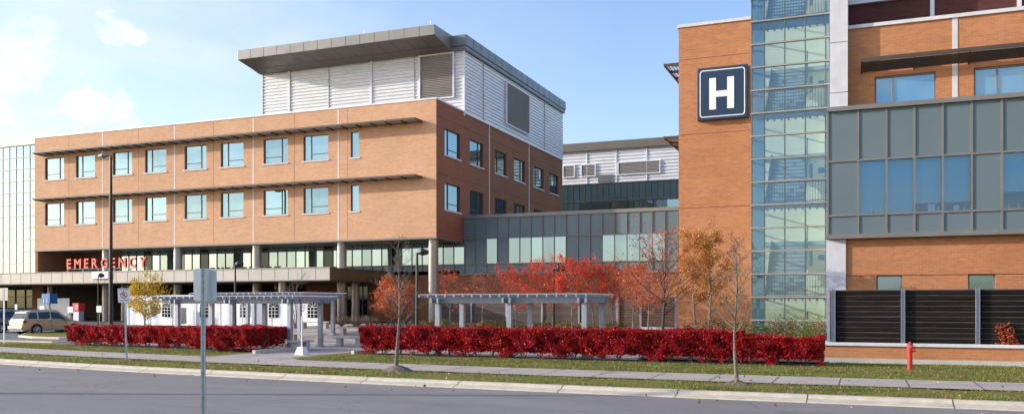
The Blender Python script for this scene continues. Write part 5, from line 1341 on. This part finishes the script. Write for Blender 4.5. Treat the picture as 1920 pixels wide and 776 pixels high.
def gp(px, Y): X = XY(px, Y); return Vector((X, Y, g(X, Y)))
def mound(name, label, c, r, h):
    m = MB(); rings = 7; seg = 30; v = []; rnd = random.Random(int(c.x*100))
    for i in range(rings+1):
        f = i/rings
        for j in range(seg):
            a = 2*pi*j/seg; R_ = r*f*(1+0.13*sin(3*a+c.x)+0.07*sin(7*a)); zz = h*(cos(f*pi)*0.5+0.5)**0.8+rnd.uniform(-0.014, 0.014)-0.02*f
            v.append((c.x+R_*cos(a)*1.15, c.y+R_*sin(a)*0.8, c.z+zz))
    m.v = v
    for i in range(rings):
        for j in range(seg): a = i*seg+j; b = i*seg+(j+1) % seg; m.f.append((a, b, b+seg, a+seg)); m.m.append(0)
    struct(m.build(name, 'mound', smooth=True))
b1 = PZ(746, 697, 0.0); b2 = PZ(1381, 722, 0.0)
mound('soil_mound', '', b1+Vector((0, 0, 0.0)), 0.62, 0.21); mound('soil_mound', '', b2+Vector((0, 0, 0.0)), 0.42, 0.14)
k1 = (b1.x*(-ST)+b1.y*CT)/F; k2 = (b2.x*(-ST)+b2.y*CT)/F
tree('young_tree', 'leafless young tree in a soil mound on the verge, in front of the right pergola', b1+Vector((0, 0, 0.12)), 258*k1, 0.062, 5, 'up', spread=0.23, clear=0.30, nbr=17, lean=(0.02, 0), group='bare young street trees')
tree('young_tree', 'leafless young tree in a small mound on the verge, in front of the glass stairs', b2+Vector((0, 0, 0.08)), 272*k2, 0.052, 9, 'up', spread=0.26, clear=0.34, nbr=17, lean=(-0.02, 0), group='bare young street trees')
tree('orange_tree', 'small orange leaved tree left of the black lamp post', gp(735, 46), 3.0, 0.06, 21, 'wide', 'leaf_orange', 5200, 0.085, spread=0.62, clear=0.30, nbr=16)
tree('yellow_tree', 'small tree with sparse yellow leaves in front of the white tent', gp(272, 48), 4.0, 0.07, 23, 'wide', 'leaf_yellow', 4600, 0.10, spread=0.50, clear=0.25, nbr=20, bias=-0.75)
tree('bare_shrub', 'leafless spreading shrub tree above the left pergola, before the canopy', gp(553, 50), 4.0, 0.07, 25, 'wide', spread=0.45, clear=0.25, nbr=14, stems=4, bark='twig')
reds = [(845, 50, 3.8, 'sparse scarlet tree above the left end of the right pergola', 'leaf_scarlet', 900), (905, 56, 3.6, 'thin pinkish red tree behind the pergola, near the fence', 'leaf_rust', 900),
        (968, 46, 3.9, 'scarlet leaved tree behind the middle pergola bay', 'leaf_scarlet', 2400), (1017, 47, 4.2, 'bright red tree directly left of the black lamp among the trees', 'leaf_scarlet', 3400),
        (1071, 46, 4.5, 'dense scarlet tree just right of the black lamp', 'leaf_scarlet', 4200), (1112, 47, 4.2, 'red tree above the right end of the pergola', 'leaf_scarlet', 3600),
        (1150, 48, 4.0, 'rusty red tree beside the gate in the far fence', 'leaf_rust', 3400), (1188, 46, 3.8, 'rust coloured tree in front of the gate', 'leaf_rust', 3000), (1216, 44, 3.7, 'thin rust coloured tree left of the large dark trunked tree', 'leaf_rust', 2200)]
for i, (px, Y, h_, lb, lf, nl) in enumerate(reds):
    tree('red_tree', lb, gp(px, Y), h_*0.9, 0.055, 40+i, 'round', lf, int(nl*1.05), 0.070, spread=0.42, clear=0.38, nbr=16, group='small red trees behind the pergola', bark='bark')
tree('half_bare_tree', 'larger half bare tree with dark trunk behind the hedge, left of the brick tower', gp(1244, 37.5), 4.35, 0.085, 61, 'round', 'leaf_rust', 1500, 0.075, spread=0.56, clear=0.30, nbr=20, bark='bark_dark')
tree('tan_tree', 'tan leaved tree against the left edge of the H tower wall', gp(1302, 40), 4.9, 0.065, 64, 'round', 'leaf_tan', 4600, 0.075, spread=0.32, clear=0.34, nbr=18, group='tan leaved trees before the H tower')
tree('tan_tree', 'taller tan leaved tree in front of the H tower wall', gp(1331, 39.5), 4.7, 0.07, 67, 'round', 'leaf_tan', 5600, 0.075, spread=0.34, clear=0.30, nbr=18, group='tan leaved trees before the H tower')

def shrub(name, label, c, rx, ry, h, leaf, n, lsz, seed, group, cat='shrub'):
    rng = np.random.default_rng(seed); t = thing(name, label, cat, c, group)
    v = rng.normal(size=(n, 3)); v /= np.linalg.norm(v, axis=1)[:, None]; r = rng.uniform(0.55, 1.05, n)
    lump = 1+0.22*np.sin(v[:, 0]*5+seed)*np.sin(v[:, 2]*6+seed)+0.15*np.sin(v[:, 1]*9+seed*2)
    P = np.stack([c[0]+v[:, 0]*rx*r*lump, c[1]+v[:, 1]*ry*r*lump, c[2]+h*0.5+v[:, 2]*h*0.5*r*lump], 1)
    leaf_cloud('foliage', P, lsz, leaf, t, rng=rng)
    m = MB(); rnd = random.Random(seed)
    for _ in range(7):
        a = rnd.uniform(0, 6.28); m.tube([(c[0], c[1], c[2]-0.03), (c[0]+rx*0.6*cos(a), c[1]+ry*0.6*sin(a), c[2]+h*rnd.uniform(0.6, 1.0))], [0.012, 0.004], 4, cap=False)
    m.build('stems', 'twig', t); return t
where = ['leftmost, beside the black lamp post', 'right of the black lamp post', 'behind the first pergola post', 'between the first pergola posts', 'behind the second pergola post', 'left of the middle pergola bay', 'in the middle pergola bay', 'under the bright red tree', 'by the black lamp among the trees', 'under the dense scarlet tree', 'behind the right pergola post', 'under the rusty tree', 'beside the far gate']
for i, lb in enumerate(where):
    px = 795+i*30; c = gp(px, 49.0+0.8*sin(i*2)); shrub('low_shrub', 'low olive green shrub behind the red hedge, '+lb, c, 0.75, 0.5, 0.62+0.12*sin(i*1.7), 'leaf_olive', 900, 0.09, 100+i, 'olive shrubs behind the red hedge')
for i, (px, s_) in enumerate(((640, 1.0), (668, 1.2), (692, 0.9))):
    c = gp(px, 52); t = thing('twiggy_shrub', ['bare brown shrub by the entrance doors, left one', 'bare brown shrub by the entrance doors, widest and in the middle', 'bare brown shrub nearest the orange tree'][i], 'shrub', c, 'bare brown shrubs'); m = MB(); rnd = random.Random(i)
    for _ in range(150):
        a = rnd.uniform(0, 6.28); r = rnd.uniform(0.3, 1.0)*s_; m.tube([c, c+Vector((r*0.5*cos(a), r*0.4*sin(a), 0.4)), c+Vector((r*cos(a+.2), r*0.8*sin(a), rnd.uniform(0.5, 0.85)))], [0.012, 0.008, 0.004], 3, cap=False)
    m.build('twigs', 'twig', t)
desc = ['at the foot of the brick tower, leftmost', 'below the tan trees', 'right of the tan trees', 'before the bare brick of the tower', 'below the shadow on the tower wall', 'at the corner of the glass stairs', 'in front of the stair glazing, left part', 'in front of the stair glazing, middle', 'in front of the stair glazing, right part', 'beside the fence corner post', 'low and brownish before the stairs', 'behind the gap in the red hedge', 'tall and green near the fence corner', 'low beside the hedge end']
for i, lb in enumerate(desc):
    px = [1290, 1315, 1345, 1372, 1400, 1425, 1450, 1475, 1500, 1528, 1462, 1392, 1510, 1540][i]; Y = 36.5+(i % 4)*0.9+(0 if i < 10 else -1.8)
    c = gp(px, Y); shrub('perennial', 'autumn perennial plant '+lb, c, 0.55, 0.45, 1.0+0.35*((i*37) % 5)/5, 'leaf_green' if i in (5, 12) else 'leaf_perennial', 1000, 0.07, 200+i, 'perennials in the raised bed', 'plant')
# creeper on the near fence
ct = Vector((XY(1893, YF), YF+0.1, 0.74)); t = thing('creeper', 'red leaved creeper climbing the dark boards at the right edge', 'plant', ct); m = MB(); P = []; rnd = random.Random(4)
for s_ in range(5):
    p = ct+Vector((rnd.uniform(-.2, .2), 0, 0)); pts = [p]
    for _ in range(7): p = p+Vector((rnd.uniform(-0.09, 0.02), rnd.uniform(-.01, .01), rnd.uniform(0.04, 0.13))); pts.append(p); P += [p+Vector((rnd.gauss(0, .04), rnd.gauss(-0.03, .02), rnd.gauss(0, .04))) for _ in range(9)]
    m.tube(pts, [0.006]*8, 4, cap=False)
P += [ct+Vector((rnd.gauss(-0.30, 0.06), -0.03, rnd.gauss(0.52, 0.10))) for _ in range(18)]+[ct+Vector((rnd.gauss(0, 0.2), -0.05, abs(rnd.gauss(0, 0.04)))) for _ in range(35)]
m.build('stems', 'twig', t); leaf_cloud('leaves', np.array([tuple(q) for q in P]), 0.075, 'leaf_rust', t)
# red weed in the verge
c = Vector((b2.x+0.02, b2.y-0.05, 0.1)); shrub('weed', 'small yellow flowering weed at the foot of the right bare tree', c, 0.07, 0.06, 0.12, 'leaf_yellow', 60, 0.03, 301, None, 'plant')

# grass blades (stuff) on the verge and lawns
def scatter(n, x0, x1, ylo, yhi, seed, dens=None):
    rng = np.random.default_rng(seed); X = rng.uniform(x0, x1, n); lo = np.array([ylo(x) for x in X]); hi = np.array([yhi(x) for x in X]); Y = lo+(hi-lo)*rng.random(n)
    nz = np.sin(X*1.7+Y*0.9)*np.sin(Y*2.3-X*0.6)+0.6*np.sin(X*4.1-Y*3.3); k = nz > -0.75+0.6*rng.random(n)-0.3; X, Y = X[k], Y[k]; bare = (np.sin(X*0.55+1.3)*np.sin(X*0.21+Y*1.9)+0.5*np.sin(X*1.3+Y*2.1)) > 0.45; k2_ = ~bare | (rng.random(len(X)) < 0.22); X, Y = X[k2_], Y[k2_]
    Z = np.array([max(0.0, g(a, b)) for a, b in zip(X, Y)])+0.01
    return np.stack([X, Y, Z], 1)
GA = scatter(60000, -42, 5, CB, lambda X: CB(X)+2.45, 1)
GB = scatter(75000, -19.8, 5, lambda X: SW1(X), lambda X: HF(X)-0.1 if X < -1.3 else 33.5, 2)
GC = scatter(45000, -42, -25.6, lambda X: SW1(X), lambda X: HF(X)-0.1, 3)
for P_, s_ in ((GA, 1), (GB, 2), (GC, 3)):
    o = leaf_cloud('grass', P_, 0.048, 'blade', None, aspect=0.35, up=2.6, tri=True, rng=np.random.default_rng(s_)); tag(o, ['short autumn grass on the verge between curb and sidewalk', 'short grass between sidewalk and right hedge', 'short grass between sidewalk and left hedge'][s_-1], 'grass', kind='stuff')
F1 = scatter(900, -40, 5, CB, lambda X: CB(X)+2.4, 11); F2 = scatter(600, -19, 4, lambda X: SW1(X), lambda X: HF(X)+0.1, 12); F3 = scatter(90, -30, 4, lambda X: CB(X)-2.2, lambda X: CB(X)-0.55, 13); F3[:, 2] = -0.115
F4 = scatter(500, -24, -12, CB, lambda X: CB(X)+2.4, 14); F5 = scatter(120, -30, 4, lambda X: SW0(X), lambda X: SW1(X), 15); F5[:, 2] = 0.045
PL = np.concatenate([F1, F2, F3, F4, F5]); PL[:, 2] += 0.02
o = leaf_cloud('fallen_leaves', PL, 0.055, 'litter', None, aspect=0.8, rng=np.random.default_rng(5)); tag(o, 'scattered red, orange and brown fallen leaves on grass and curb', 'leaves', kind='stuff')

# =================================================================== SKY, SUN, CAMERA
sund = Vector((-9.4, -3.4, 2.9)).normalized(); el = math.asin(sund.z)
W_ = bpy.data.worlds.new('World'); S.world = W_; W_.use_nodes = True; nt = W_.node_tree; nt.nodes.clear()
out = N(nt, 'ShaderNodeOutputWorld'); bg = N(nt, 'ShaderNodeBackground'); L(nt, bg.outputs[0], out.inputs[0]); bg.inputs[1].default_value = 0.15
sky = N(nt, 'ShaderNodeTexSky', sky_type='NISHITA'); sky.sun_disc = False; sky.sun_elevation = el
sky.sun_rotation = math.atan2(sund.x, sund.y); sky.air_density = 1.0; sky.dust_density = 1.6; sky.ozone_density = 1.6; sky.altitude = 100
tc = N(nt, 'ShaderNodeTexCoord').outputs['Generated']
def vdir(x, y): s = (x-960)/F; v = Vector((s*CT-ST, CT+s*ST, (HY-y)/F)); return v.normalized()
nz1 = N(nt, 'ShaderNodeTexNoise'); nz1.inputs['Scale'].default_value = 12; nz1.inputs['Detail'].default_value = 9; nz1.inputs['Roughness'].default_value = 0.62; L(nt, scaled(nt, tc, (1, 1, 1.7)), nz1.inputs['Vector'])
nz2 = N(nt, 'ShaderNodeTexNoise'); nz2.inputs['Scale'].default_value = 3.2; nz2.inputs['Detail'].default_value = 8; nz2.inputs['Roughness'].default_value = 0.6; L(nt, scaled(nt, tc, (1, 1, 2.6)), nz2.inputs['Vector'])
acc = None
for (x, y, r, wgt) in ((222, 45, 42, 1.0), (262, 68, 26, 0.9), (40, 85, 80, 0.9), (75, 130, 40, 0.8), (155, 140, 22, 0.8), (165, 200, 75, 1.0), (230, 212, 60, 1.0), (95, 215, 60, 0.7), (20, 215, 70, 0.45), (-120, 120, 160, 0.8), (-300, 60, 220, 0.8)):
    c = vdir(x, y); dp = N(nt, 'ShaderNodeVectorMath', operation='DISTANCE'); L(nt, tc, dp.inputs[0]); dp.inputs[1].default_value = c
    ln = vdir(x, y); rad_ = r/F
    v = mth(nt, 'MULTIPLY', mapr(nt, dp.outputs['Value'], rad_*1.25, 0.0, 0.0, 1.0), wgt)
    acc = v if acc is None else mth(nt, 'MAXIMUM', acc, v)
m1 = mth(nt, 'ADD', acc, mth(nt, 'MULTIPLY', mth(nt, 'SUBTRACT', nz1.outputs[0], 0.5), 3.2))
cl1 = mth(nt, 'MULTIPLY', mapr(nt, m1, 0.25, 1.1, 0.0, 1.0), mapr(nt, acc, 0.02, 0.3, 0.0, 1.0))
# thin veil over the whole western sky
sx = N(nt, 'ShaderNodeSeparateXYZ'); L(nt, tc, sx.inputs[0])
west = mapr(nt, sx.outputs[0], -0.25, -0.75, 0.0, 1.0)
veil = mth(nt, 'MULTIPLY', mapr(nt, nz2.outputs[0], 0.36, 0.72, 0.06, 0.62), west)
behind = mth(nt, 'MULTIPLY', mapr(nt, nz2.outputs[0], 0.5, 0.62, 0.0, 0.8), mapr(nt, sx.outputs[1], 0.0, -0.2, 0.0, 1.0))
veil = mth(nt, 'MAXIMUM', veil, behind)
allc = mth(nt, 'MINIMUM', mth(nt, 'MAXIMUM', cl1, veil), 1.0)
skyc = mixc(nt, 1.0, sky.outputs[0], (1.92, 1.93, 2.16), 'MULTIPLY')
for n_ in nt.nodes:
    if n_.type == 'MIX': n_.clamp_result = False
colr = mixc(nt, allc, skyc, (7.6, 7.7, 7.9))
L(nt, colr, bg.inputs[0])
sl = bpy.data.lights.new('sun', 'SUN'); sl.energy = 5.0; sl.angle = radians(0.53); sl.color = (1.0, 0.91, 0.80)
so_ = bpy.data.objects.new('sun', sl); COL.objects.link(so_); so_.rotation_euler = (-sund).to_track_quat('-Z', 'Y').to_euler(); so_.location = (-30, -20, 40)
cam = bpy.data.cameras.new('camera'); co = bpy.data.objects.new('camera', cam); COL.objects.link(co); S.camera = co
co.location = (0, 0, H); co.rotation_euler = (pi/2, 0, TH)
cam.sensor_fit = 'HORIZONTAL'; cam.sensor_width = 36; cam.lens = 36*F/1920; cam.shift_y = (HY-388)/1920; cam.clip_end = 3000; cam.clip_start = 0.1
S.view_settings.view_transform = 'Standard'; S.view_settings.look = 'None'; S.view_settings.exposure = 0; S.view_settings.gamma = 1
S.render.resolution_x = 1024; S.render.resolution_y = 413
